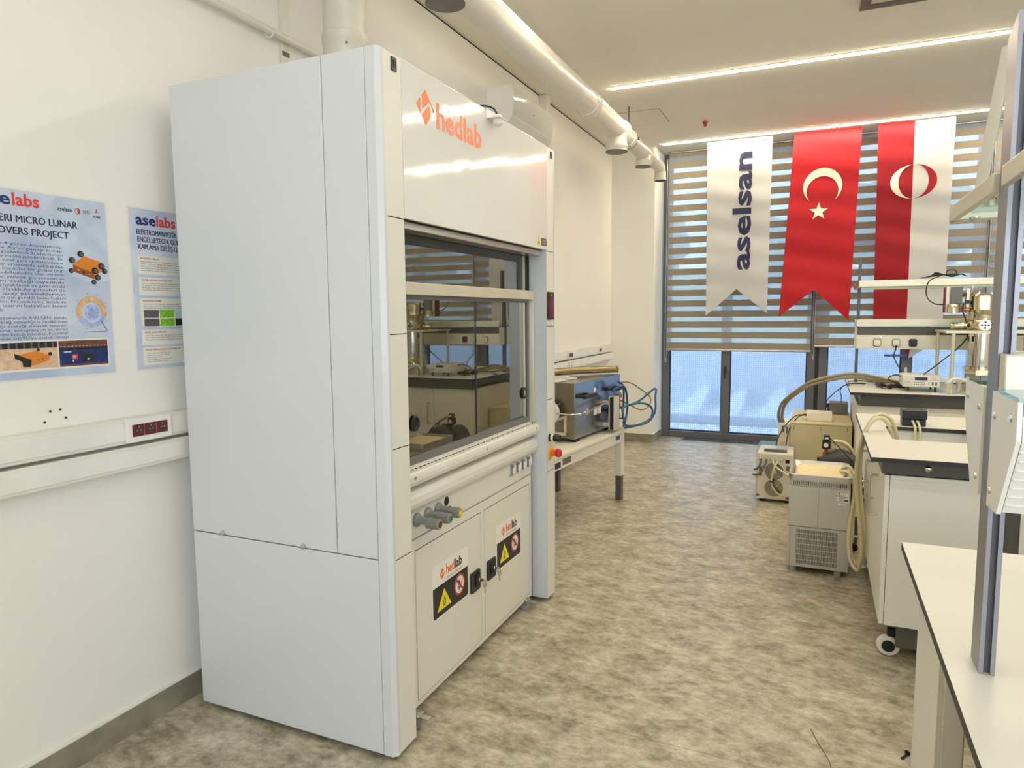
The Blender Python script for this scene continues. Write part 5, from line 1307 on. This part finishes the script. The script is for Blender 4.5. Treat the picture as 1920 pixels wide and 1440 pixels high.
# cryostat on its stand
t = thing('vessel_stand', 'white metal stand on legs carrying the polished vessel', 'stand', (1.15, 6.08, .90))
for x, y in ((.855, 6.31), (.885, 5.83), (1.42, 6.31), (1.42, 5.83)): MB().cyl((x, y, .9003), (x, y, 1.336), .013, n=16).build('stand_leg', 'alu_cream', t)
m = MB().box((.835, 5.81, 1.336), (1.000, 6.34, 1.352), .002).box((1.20, 5.81, 1.336), (1.45, 6.34, 1.352), .002).box((1.0, 5.81, 1.336), (1.20, 5.985, 1.352), .002).box((1.0, 6.18, 1.336), (1.20, 6.34, 1.352), .002)
m.build('stand_plate', 'alu_cream', t)
t = thing('cryostat_vessel', 'tall polished steel vacuum vessel in the white stand on the far worktop', 'vessel', (1.10, 6.08, .90))
VC = (1.10, 6.08, 0)
MB().lathe([(.088, 1.085), (.088, 1.352)], VC, (0, 0, 1), 40).build('lower_cylinder', 'chrome', t)
MB().lathe([(.094, 1.3525), (.098, 1.357), (.098, 1.425), (.094, 1.43)], VC, (0, 0, 1), 40).build('feedthrough_collar', 'gold_steel', t)
MB().lathe([(.096, 1.4305), (.096, 1.50), (.0975, 1.502), (.0975, 1.506), (.096, 1.508), (.096, 1.60), (.078, 1.628), (.0, 1.63)], VC, (0, 0, 1), 40).build('upper_can', 'gold_steel', t)
MB().lathe([(.108, 1.062), (.108, 1.084)], VC, (0, 0, 1), 40).build('flange', 'gold_steel', t)
o = MB().prism([(1.10+.108*cos(R(22.5+45*i)), 6.08+.108*sin(R(22.5+45*i))) for i in range(8)], 'z', .9003, 1.0615).build('window_block', 'gold_steel', t)
m = MB()
for i in range(10): m.lathe([(.004, 0), (.004, .006)], (1.10+.1*cos(i*.628), 6.08+.1*sin(i*.628), 1.084), (0, 0, 1), 8)
m.build('flange_bolts', 'chrome', t)
MB().lathe([(.052, 0), (.052, .010), (.042, .012), (.042, .006), (.001, .006)], (1.10, 5.980, .985), (0, -1, 0), 32).build('window_flange', 'gold_steel', t)
MB().lathe([(.034, 0), (.034, .002)], (1.10, 5.973, .985), (0, -1, 0), 28).build('window_glass', 'green', t)
o = MB().lathe([(.038, 0), (.038, .008)], (1.10, 5.985, 1.392), (0, -1, 0), 28).build('port_plate', 'gold_steel', t)
m = MB()
for i in range(5):
    a = i*2*pi/4; rr = 0 if i == 4 else .021
    m.lathe([(.0075, 0), (.0075, .006), (.004, .006)], (1.10+rr*cos(a), 5.977, 1.392+rr*sin(a)), (0, -1, 0), 14)
m.build('port_connectors', 'rubber', o)
m = MB().tube([(1.02, 6.06, 1.632), (1.02, 6.06, 1.66), (1.03, 6.06, 1.672), (1.02, 6.06, 1.68)], .004, 8); m.cyl((1.06, 6.03, 1.60), (1.06, 6.03, 1.638), .005, n=10); m.build('lifting_eye', 'chrome', t)
# side arm: motor box, pipe and small motor
MB().box((.858, 6.055, 1.485), (.945, 6.15, 1.674), .003).build('valve_block', 'alu_cream', t)
MB().box((.884, 6.02, 1.548), (.957, 6.054, 1.672), .003).build('motor_box', 'grey_box', t)
MB().lathe([(.040, 0), (.040, .06), (.036, .065)], (.905, 6.03, 1.483), (0, 0, 1), 28).build('valve_cylinder', 'gold_steel', t)
MB().box((.852, 6.06, 1.487), (.8575, 6.145, 1.672)).build('red_edge_plate', 'dark_red', t)
MB().cyl((.945, 6.06, 1.505), (1.01, 6.06, 1.505), .013, n=16).lathe([(.02, 0), (.02, .012)], (.955, 6.06, 1.505), (1, 0, 0), 18).lathe([(.022, 0), (.022, .01)], (.985, 6.06, 1.505), (1, 0, 0), 18).build('side_pipe', 'copper', t)
MB().box((.957, 6.03, 1.60), (.985, 6.05, 1.625), .003).box((.975, 6.03, 1.55), (1.005, 6.05, 1.575), .003).build('connectors', 'black', t)
MB().box((.985, 6.05, 1.52), (1.008, 6.10, 1.66), .002).build('mounting_plate', 'alu_cream', t)
MB().tube([(.965, 6.02, 1.555), (.96, 6.01, 1.50), (.975, 6.0, 1.45), (.99, 6.01, 1.405)], .0045, 8).build('signal_cable', 'cable', t)
MB().lathe([(.022, 0), (.024, .004), (.024, .085), (.016, .09), (.016, .10)], (.895, 6.06, 1.388), (1, 0, 0), 20).lathe([(.027, 0), (.027, .010)], (.905, 6.06, 1.388), (1, 0, 0), 6).build('gate_motor', 'gold_steel', t)
MB().box((1.003, 6.0, 1.27), (1.0115, 6.03, 1.31), .001).build('black_tag', 'black', t)
top_cable('signal_lead', [(1.00, 6.00, 1.345-.02), (.985, 5.97, 1.29), (.93, 5.95, 1.22), (.86, 5.95, 1.15), (.78, 5.97, 1.07), (.73, 6.0, 1.022)], .0045, 'black lead sloping from the vessel down to the cream instrument')
# cable bundle on the upper rail
m = MB()
for k in range(4):
    m.tube([(.70+.03*k, 6.17+.02*k, 1.750+.004*k), (.80, 6.17, 1.765+.008*k), (.90, 6.18, 1.775-.006*k), (.96, 6.17-.01*k, 1.772), (1.0, 6.19, 1.757)], .004, 7)
ringp = [(.90+.035*cos(i*.7), 6.17, 1.785+.022*sin(i*.7)) for i in range(10)]; m.tube(ringp, .003, 6)
m.tube([(.84, 6.17, 1.768), (.76, 6.14, 1.73), (.735, 6.125, 1.66), (.75, 6.12, 1.59), (.80, 6.115, 1.55), (.858, 6.10, 1.545)], .004, 7)
tag(m.build('cable_bundle', 'cable'), 'black cable bundle resting on the far rack with one loop hanging down', 'cable')
# clear hoses with fittings hanging over the near side
def fitting_hose(name, pts, tip, label, mat):
    t = thing(name, label, 'hose', pts[-1])
    MB().tube(pts, .012, 12, 8).build('hose', mat, t)
    MB().lathe([(.016, 0), (.016, .02), (.012, .024), (.012, .05), (.006, .075), (.006, .085)], tip, (0, 0, -1), 18).build('hose_fitting', 'alu_cream', t)
    return t
fitting_hose('drain_hose', [(1.03, 5.80, .965), (.975, 5.795, .995), (.925, 5.79, 1.012), (.885, 5.785, 1.005), (.862, 5.78, .975), (.858, 5.78, .955)], (.858, 5.78, .985), 'ivory hose with a tapered fitting bending over the far worktop, left of two', 'hood_cream')
fitting_hose('drain_hose', [(1.20, 5.86, 1.000), (1.06, 5.85, 1.008), (.985, 5.845, 1.006), (.945, 5.84, .985), (.935, 5.84, .960)], (.935, 5.84, .988), 'ivory hose with a tapered fitting bending over the far worktop, right of two', 'hood_cream')

# ------------------------------------------------------------------ sink things
t = thing('peristaltic_pump', 'black two-part pump block standing behind the sink opening', 'pump', (.47, 4.15, .90))
MB().box((.415, 4.098, .9003), (.522, 4.21, .936), .004).build('pump_base', 'black', t)
MB().box((.412, 4.09, .9375), (.526, 4.215, .985), .004).build('pump_head', 'black', t)
MB().box((.445, 4.088, .943), (.500, 4.0905, .964), .001).build('pump_window', 'rubber', t)
MB().box((.43, 4.13, .9852), (.51, 4.145, .987), .0008).build('lid_groove', 'rubber', t)
MB().cyl((.526, 4.13, .965), (.534, 4.13, .965), .006, n=12).build('side_screw', 'chrome', t)
for k, x in enumerate((.462, .484)):
    tag(MB().tube([(x-.004, 4.096, .928), (x, 4.070, .922), (x+.006, 4.045, .895), (x+.007, 4.036, .84), (x+.004, 4.02, .74), (x, 3.98, .672)], .0065, 10, 8).build('silicone_tube', 'tube'), 'thin clear tube dropping from the black pump into the sink, ' + ('left one' if k == 0 else 'right one'), 'tube')
tag(MB().tube([(.215+.05, 3.94, .62), (.205, 3.96, .70), (.16, 3.97, .50), (.15, 3.98, .20), (.20, 3.98, .10)], .006, 8).build('x', 'tube'), 'x', 'x') if False else None
t = thing('cooling_hose', 'pair of thick yellowish clear hoses arching from the sink down beside the chiller', 'hose', (.25, 3.9, .02))
MB().tube([(.360, 3.93, .70), (.355, 3.92, .85), (.335, 3.90, .93), (.295, 3.86, .968), (.255, 3.82, .955), (.218, 3.82, .88), (.198, 3.86, .74), (.204, 3.92, .58), (.226, 3.98, .40), (.245, 4.03, .22), (.235, 4.08, .10), (.20, 4.12, .13), (.186, 4.16, .24), (.196, 4.2, .38), (.21, 4.25, .50), (.19, 4.33, .57), (.14, 4.38, .575)], .0095, 10, 8).build('hose', 'tube', t)
MB().tube([(.385, 3.96, .70), (.378, 3.95, .86), (.352, 3.925, .945), (.305, 3.885, .984), (.262, 3.845, .968), (.228, 3.84, .89), (.212, 3.875, .74), (.222, 3.935, .58), (.243, 3.99, .42), (.258, 4.06, .26), (.240, 4.12, .115), (.205, 4.16, .150), (.20, 4.20, .26), (.214, 4.24, .40), (.225, 4.30, .52), (.19, 4.38, .60), (.15, 4.44, .575)], .0095, 10, 8).build('hose', 'tube', t)

# ------------------------------------------------------------------ floor machines
t = thing('recirculating_chiller', 'grey boxy chiller with grille and open foam-filled basin on the floor by the sink', 'chiller', (.03, 4.4, 0))
cx0, cx1, cy0, cy1 = -.128, .190, 4.19, 4.62
MB().box((cx0, cy0, .275), (cx1, cy1, .510), .004).build('upper_housing', 'chiller', t)
MB().box((cx0+.012, cy0+.004, .035), (cx1-.012, cy1, .272), .003).build('lower_housing', 'chiller', t)
MB().box((cx0-.001, cy0+.002, .035), (cx0+.012, cy1, .272), .002).box((cx1-.012, cy0+.002, .035), (cx1+.001, cy1, .272), .002).build('side_cheeks', 'chiller', t)
m = MB(); A = rrect(cx0, cy0, cx1, cy1, .02, 5); n = len(A)
m.prism(A, 'z', .512, .546); m.build('top_band', 'chiller', t)
sl = MB()
for i in range(29): sl.box((cx0+.022+i*.0097, cy0-.0006, .518), (cx0+.0265+i*.0097, cy0+.002, .540))
sl.build('vent_slots', 'chiller_dark', t)
R0 = rrect(cx0-.004, cy0-.004, cx1+.004, cy1+.004, .03, 6); R1 = rrect(cx0+.024, cy0+.024, cx1-.024, cy1-.024, .045, 6); n = len(R0)
m = MB(); vs = [(p[0], p[1], .5465) for p in R0]+[(p[0], p[1], .576) for p in R0]+[(p[0], p[1], .578) for p in rrect(cx0+.010, cy0+.010, cx1-.010, cy1-.010, .035, 6)]+[(p[0], p[1], .5485) for p in R1]
fs = [tuple(range(n)), tuple(range(3*n, 4*n))]+[(k*n+i, k*n+(i+1) % n, (k+1)*n+(i+1) % n, (k+1)*n+i) for k in range(3) for i in range(n)]
m.add(vs, fs); m.build('basin_rim', 'alu', t)
MB().prism(rrect(cx0+.036, cy0+.034, cx1-.036, cy1-.03, .05, 6), 'z', .5488, .561).build('foam_lid', 'foam', t)
MB().box((.028, cy0-.0004, .277), (.0292, cy0+.001, .508)).build('panel_joint', 'under', t)
m = MB(); m.mat('chiller_dark'); m.box((cx0+.045, cy0+.002, .055), (cx1-.058, cy0+.0046, .255))
m.mat('chiller')
for i in range(35): m.box((cx0+.047+i*.0061, cy0+.0005, .056), (cx0+.0498+i*.0061, cy0+.003, .254))
for i in range(6): m.box((cx0+.045, cy0, .078+i*.031), (cx1-.058, cy0+.003, .0815+i*.031))
m.build('air_grille', None, t)
m = MB(); m.mat('sticker_white'); m.box((.125, cy0-.0012, .437), (.182, cy0-.0002, .489)); m.mat('sticker_black')
for i in range(5): m.box((.128, cy0-.0016, .443+i*.008), (.128+(.05 if i % 2 else .036), cy0-.001, .4455+i*.008))
m.box((.127, cy0-.0016, .481), (.139, cy0-.001, .487)); m.box((.160, cy0-.0016, .445), (.180, cy0-.001, .4515)); m.mat('planet'); m.box((.146, cy0-.0012, .418), (.163, cy0-.0002, .431)); m.mat('sticker_white'); m.box((.127, cy0-.0012, .418), (.143, cy0-.0002, .431))
m.text('230V', .008, (.141, cy0-.0017, .481), (1, 0, 0), (0, 0, 1)); m.build('rating_label', None, t)
for x in (cx0+.03, cx1-.05):
    for y in (cy0+.03, cy1-.05): MB().cyl((x, y, 0), (x, y, .036), .02, n=16).build('foot', 'wheel', t)

t = thing('wrapped_power_supply', 'cream twin-fan cabinet loosely wrapped in cling film on the floor', 'power supply', (-.27, 6.0, 0))
ux0, ux1, uy0, uy1 = -.420, -.150, 5.707, 6.06
MB().box((ux0, uy0, .022), (ux1, uy1, .395), .012).build('cabinet', 'cab', t)
for x in (ux0+.03, ux1-.06):
    for y in (uy0+.02, uy1-.06): MB().box((x, y, 0), (x+.04, y+.04, .0215)).build('foot', 'rubber', t)
for z in (.250, .118):
    f = MB().lathe([(.068, 0), (.068, .002)], (-.288, uy0, z), (0, -1, 0), 36).build('fan_opening', 'rubber', t)
    m = MB()
    for r in (.022, .030, .038, .046, .054, .062): m.flat(ring(-.288, z, r-.0014, r+.0014, 36), (0, uy0-.006, 0), (1, 0, 0), (0, 0, 1), .002)
    m.flat([circle(-.288, z, .017, 24)], (0, uy0-.006, 0), (1, 0, 0), (0, 0, 1), .002)
    for k in range(4): a = k*pi/2+pi/4; m.cyl((-.288+.016*cos(a), uy0-.005, z+.016*sin(a)), (-.288+.066*cos(a), uy0-.005, z+.066*sin(a)), .0014, n=6)
    m.build('fan_guard', 'gold_steel', f)
MB().box((-.208, uy0-.004, .322), (-.178, uy0+.001, .350), .002).build('mains_inlet', 'black', t)
m = MB()
for x in (-.395, -.352, -.312, -.272, -.235): m.lathe([(.011, 0), (.010, .008), (.006, .012)], (x, uy0, .345), (0, -1, 0), 16)
m.build('hose_connectors', 'gold_steel', t)
MB().box((-.40, uy0-.0015, .232), (-.378, uy0, .285)).build('level_gauge', 'green', t); MB().lathe([(.012, 0), (.012, .002)], (-.389, uy0, .222), (0, -1, 0), 16).build('drain_plug', 'red', t)
MB().box((-.20, uy0-.001, .262), (-.168, uy0, .300)).box((-.20, uy0-.001, .035), (-.165, uy0, .060)).build('labels', 'vent', t)
m = MB(); m.text('TYPE 2', .012, (-.385, uy0-.001, .038), (1, 0, 0), (0, 0, 1)) if False else m.lathe([(.012, 0), (.012, .002)], (-.405, uy0, .052), (0, -1, 0), 16); m.build('round_badge', 'vent', t)
MB().tube([(-.385, uy0-.012, .345), (-.39, uy0-.04, .31), (-.415, uy0-.05, .27), (-.435, uy0-.03, .265)], .008, 9).tube([(-.345, uy0-.012, .345), (-.36, uy0-.05, .29), (-.40, uy0-.07, .235), (-.44, uy0-.05, .225)], .008, 9).build('grey_hoses', 'under', t)
MB().tube([(-.302, uy0-.012, .345), (-.28, uy0-.03, .30), (-.23, uy0-.04, .265), (-.18, uy0-.05, .24), (-.12, uy0-.03, .225)], .0075, 9).tube([(-.262, uy0-.012, .345), (-.285, uy0-.035, .29), (-.30, uy0-.04, .22), (-.30, uy0-.045, .15), (-.26, uy0-.045, .09), (-.20, uy0-.04, .07), (-.12, uy0-.02, .08)], .0075, 9).build('cream_hoses', 'tube', t)
MB().tube([(-.315, uy0-.052, .178), (-.30, uy0-.058, .182), (-.285, uy0-.052, .176), (-.30, uy0-.032, .174), (-.315, uy0-.052, .178)], .005, 7).build('cable_tie', 'cable', t)
MB().box((ux0+.05, uy0+.05, .395), (ux1-.05, uy0+.075, .418), .006).box((ux0+.05, uy0+.05, .395), (ux0+.07, uy0+.075, .405)).build('carry_handle', 'under', t)
# the loose film: a slightly larger crumpled skin
m = MB(); bm = bmesh.new(); bmesh.ops.create_cube(bm, size=1)
bmesh.ops.subdivide_edges(bm, edges=list(bm.edges), cuts=14, use_grid_fill=True)
from mathutils import noise as NZ
for v in bm.verts:
    p = V((ux0+(v.co.x+.5)*(ux1-ux0), uy0+(v.co.y+.5)*(uy1-uy0), .03+(v.co.z+.5)*.395)); c = V(((ux0+ux1)/2, (uy0+uy1)/2, .22))
    n_ = NZ.noise(p*14); d = (p-c); k = 1.014+.012*n_+.010*NZ.noise(p*37)
    q = c+V((d.x*k*1.01, d.y*k, d.z*k))
    if q.z < .03: q.z = .03
    v.co = q
bmesh.ops.delete(bm, geom=[f for f in bm.faces if f.normal.z < -.7], context='FACES')
bm.verts.index_update()
m.add([v.co.copy() for v in bm.verts], [[v.index for v in f.verts] for f in bm.faces]); bm.free()
m.build('cling_film', 'wrap', t, smooth=60)

t = thing('steel_enclosure', 'large plain beige steel box on the floor left of the far bench', 'enclosure', (.03, 6.5, 0))
MB().box((-.193, 6.12, .02), (.270, 6.95, .575), .004).build('housing', 'beige_steel', t)
MB().box((-.194, 6.118, .576), (.271, 6.952, .585), .002).build('lid', 'beige_steel', t)
m = MB()
for x in (-.165, .04, .235):
    for z in (.553, .535): m.lathe([(.005, 0), (.004, .003)], (x, 6.12, z), (0, -1, 0), 10)
m.build('screws', 'under', t); MB().box((-.17, 6.15, 0), (.25, 6.9, .0195)).build('plinth', 'rubber', t)
t = thing('beige_unit', 'flat beige electronics box lying on the big beige enclosure', 'box', (.03, 6.36, .585))
MB().box((-.073, 6.27, .5855), (.122, 6.45, .655), .003).build('case', 'cab', t); MB().cyl((-.073, 6.32, .628), (-.098, 6.32, .628), .009, n=14).build('connector', 'rubber', t)
t = thing('grey_adapter', 'dark grey power box at the back of the beige enclosure', 'box', (.18, 6.8, .585))
MB().prism([(.120, .5855), (.250, .5855), (.256, .61), (.256, .686), (.106, .686), (.106, .61)], 'y', 6.74, 6.92).build('case', 'grey_box', t)
MB().box((.078, 6.76, .642), (.1055, 6.80, .680), .004).box((.085, 6.77, .604), (.1055, 6.81, .634), .004).build('plug', 'black', t)
t = thing('control_unit', 'small cream control unit behind the wrapped cabinet, hoses rising from it', 'instrument', (-.25, 6.4, 0))
MB().box((-.298, 6.40, .0), (-.205, 6.75, .528), .004).build('case', 'cab', t)
MB().box((-.272, 6.3985, .455), (-.250, 6.4005, .512), .001).box((-.238, 6.3985, .445), (-.222, 6.4005, .505), .001).build('display', 'gasket', t)
for k, dx in enumerate((.028, 0)):
    tag(MB().tube([(-.29+dx, 6.50, .53), (-.302+dx, 6.42, .60), (-.27+dx, 6.33, .72), (-.17+dx*.8, 6.27, .82+.006*k), (-.05, 6.25, .89+.027*k), (.10, 6.25, .937+.027*k), (.23, 6.26, .962+.027*k), (.34, 6.30, .955+.027*k), (.45, 6.38, .925+.027*k), (.60, 6.42+.03*k, .918), (.75, 6.44+.03*k, .918)], .0125, 10, 8).build('tan_hose', 'hose_tan'), ('tan hose arching from the control unit up to the far worktop, ' + ('lower inner one' if k == 0 else 'upper outer one')), 'hose')
top_cable('thin_cable', [(-.098, 6.32, .628), (-.16, 6.26, .622), (-.23, 6.12, .56), (-.28, 5.98, .47), (-.29, 5.92, .425)], .0045, 'black cable drooping from the flat beige box, left of two')
top_cable('thin_cable', [(-.098, 6.325, .624), (-.14, 6.28, .61), (-.195, 6.11, .54), (-.215, 5.98, .45), (-.215, 5.95, .425)], .0045, 'black cable drooping from the flat beige box, right of two')
top_cable('adapter_cable', [(.080, 6.78, .66), (.09, 6.5, .75), (.155, 6.2, .86), (.215, 6.18, .91), (.27, 6.25, .912), (.36, 6.34, .906)], .004, 'black cable climbing from the grey power box to the far worktop')
top_cable('adapter_cable', [(.20, 6.78, .687), (.19, 6.5, .79), (.170, 6.14, .86), (.195, 6.13, .905), (.24, 6.14, .906)], .0035, 'short black cable looping up behind the grey power box')

# vacuum pump on a low trolley
t = thing('pump_trolley', 'cream low trolley with shelves behind the chiller', 'trolley', (.16, 4.95, 0))
MB().box((-.03, 4.70, .225), (.262, 5.40, .243), .003).box((-.03, 4.70, .09), (.262, 5.40, .105), .003).build('shelves', 'cab', t)
for x in (-.028, .242):
    for y in (4.705, 5.375): MB().box((x, y, .045), (x+.018, y+.018, .2255)).build('leg', 'under', t)
for x in (-.015, .245):
    for y in (4.72, 5.38): MB().cyl((x, y-.01, .0225), (x, y+.01, .0225), .0225, n=18).build('castor', 'rubber', t)
t = thing('vacuum_pump', 'dark grey round vacuum pump with a small black valve on top', 'pump', (.145, 5.0, .243))
bx, bz = .150, .452
MB().lathe([(.06, 0), (.10, .004), (.128, .02), (.136, .05), (.136, .075), (.130, .078), (.130, .088), (.136, .091), (.136, .17), (.125, .20), (.10, .21), (.098, .38), (.02, .385)], (bx, 4.86, bz), (0, 1, 0), 44).build('pump_body', 'pump_dark', t)
MB().lathe([(.075, 0), (.088, .006), (.088, .012)], (bx, 4.852, bz-.012), (0, 1, 0), 36).build('intake_ring', 'pump_dark', t); MB().lathe([(.073, 0), (.073, .004)], (bx, 4.850, bz-.012), (0, 1, 0), 32).build('intake_opening', 'rubber', t)
m = MB()
for z in (-.03, -.055, -.08): m.box((bx-.140, 4.87, bz+z-.006), (bx+.140, 5.02, bz+z+.006), .004)
m.build('cooling_fins', 'pump_dark', t)
MB().box((bx-.11, 4.88, .2435), (bx+.11, 5.22, .330), .006).build('pump_foot', 'rubber', t)
MB().box((bx-.135, 4.90, bz+.02), (bx-.12, 4.97, bz+.09), .005).build('side_grip', 'black', t)
MB().lathe([(.022, 0), (.022, .012), (.012, .016), (.012, .03), (.02, .034), (.02, .04)], (.068, 4.96, bz+.108), (0, 0, 1), 20).build('inlet_flange', 'copper', t)
MB().box((.043, 4.925, .598), (.095, 4.985, .655), .005).box((.052, 4.93, .656), (.088, 4.975, .688), .004).build('solenoid_valve', 'black', t)
MB().lathe([(.015, 0), (.015, .003)], (.066, 4.925, .625), (0, -1, 0), 20).build('valve_dial', 'sticker_white', t); MB().box((.058, 4.927, .664), (.080, 4.9295, .677), .001).build('valve_label', 'sticker_white', t)
MB().tube([(.16, 4.97, bz+.135), (.155, 4.96, bz+.150), (.13, 4.955, bz+.148), (.125, 4.96, bz+.135)], .005, 8).build('lifting_eye', 'alu', t)
tag(MB().tube([(.096, 4.955, .645), (.13, 4.96, .650), (.17, 4.965, .642), (.205, 4.975, .615), (.228, 5.0, .57), (.246, 5.06, .50), (.25, 5.12, .42)], .012, 12, 8, ridge=.001).build('vacuum_hose', 'tube'), 'cream hose curving from the black valve over the dark vacuum pump', 'hose')
top_cable('valve_cable', [(.09, 4.925, .672), (.12, 4.91, .645), (.17, 4.845, .60), (.215, 4.84, .55), (.25, 4.84, .50)], .004, 'black cable sloping from the valve across the vacuum pump')

# screw lost on the floor
t = MB().tube([(.318, 2.545, .006), (.309, 2.527, .006), (.300, 2.516, .005)], .0038, 8, 3); t.lathe([(.009, 0), (.009, .003)], (.320, 2.548, .009), (.4, .6, .1), 12)
tag(t.build('floor_screw', 'black'), 'small black screw lying on the floor near the near bench', 'screw')
tag(MB().tube([(.02, 2.58, .002), (.045, 2.50, .002), (.075, 2.42, .002), (.085, 2.36, .002)], .0012, 5, 6).build('hair_fibre', 'under'), 'thin curved dark fibre lying on the floor', 'fibre')
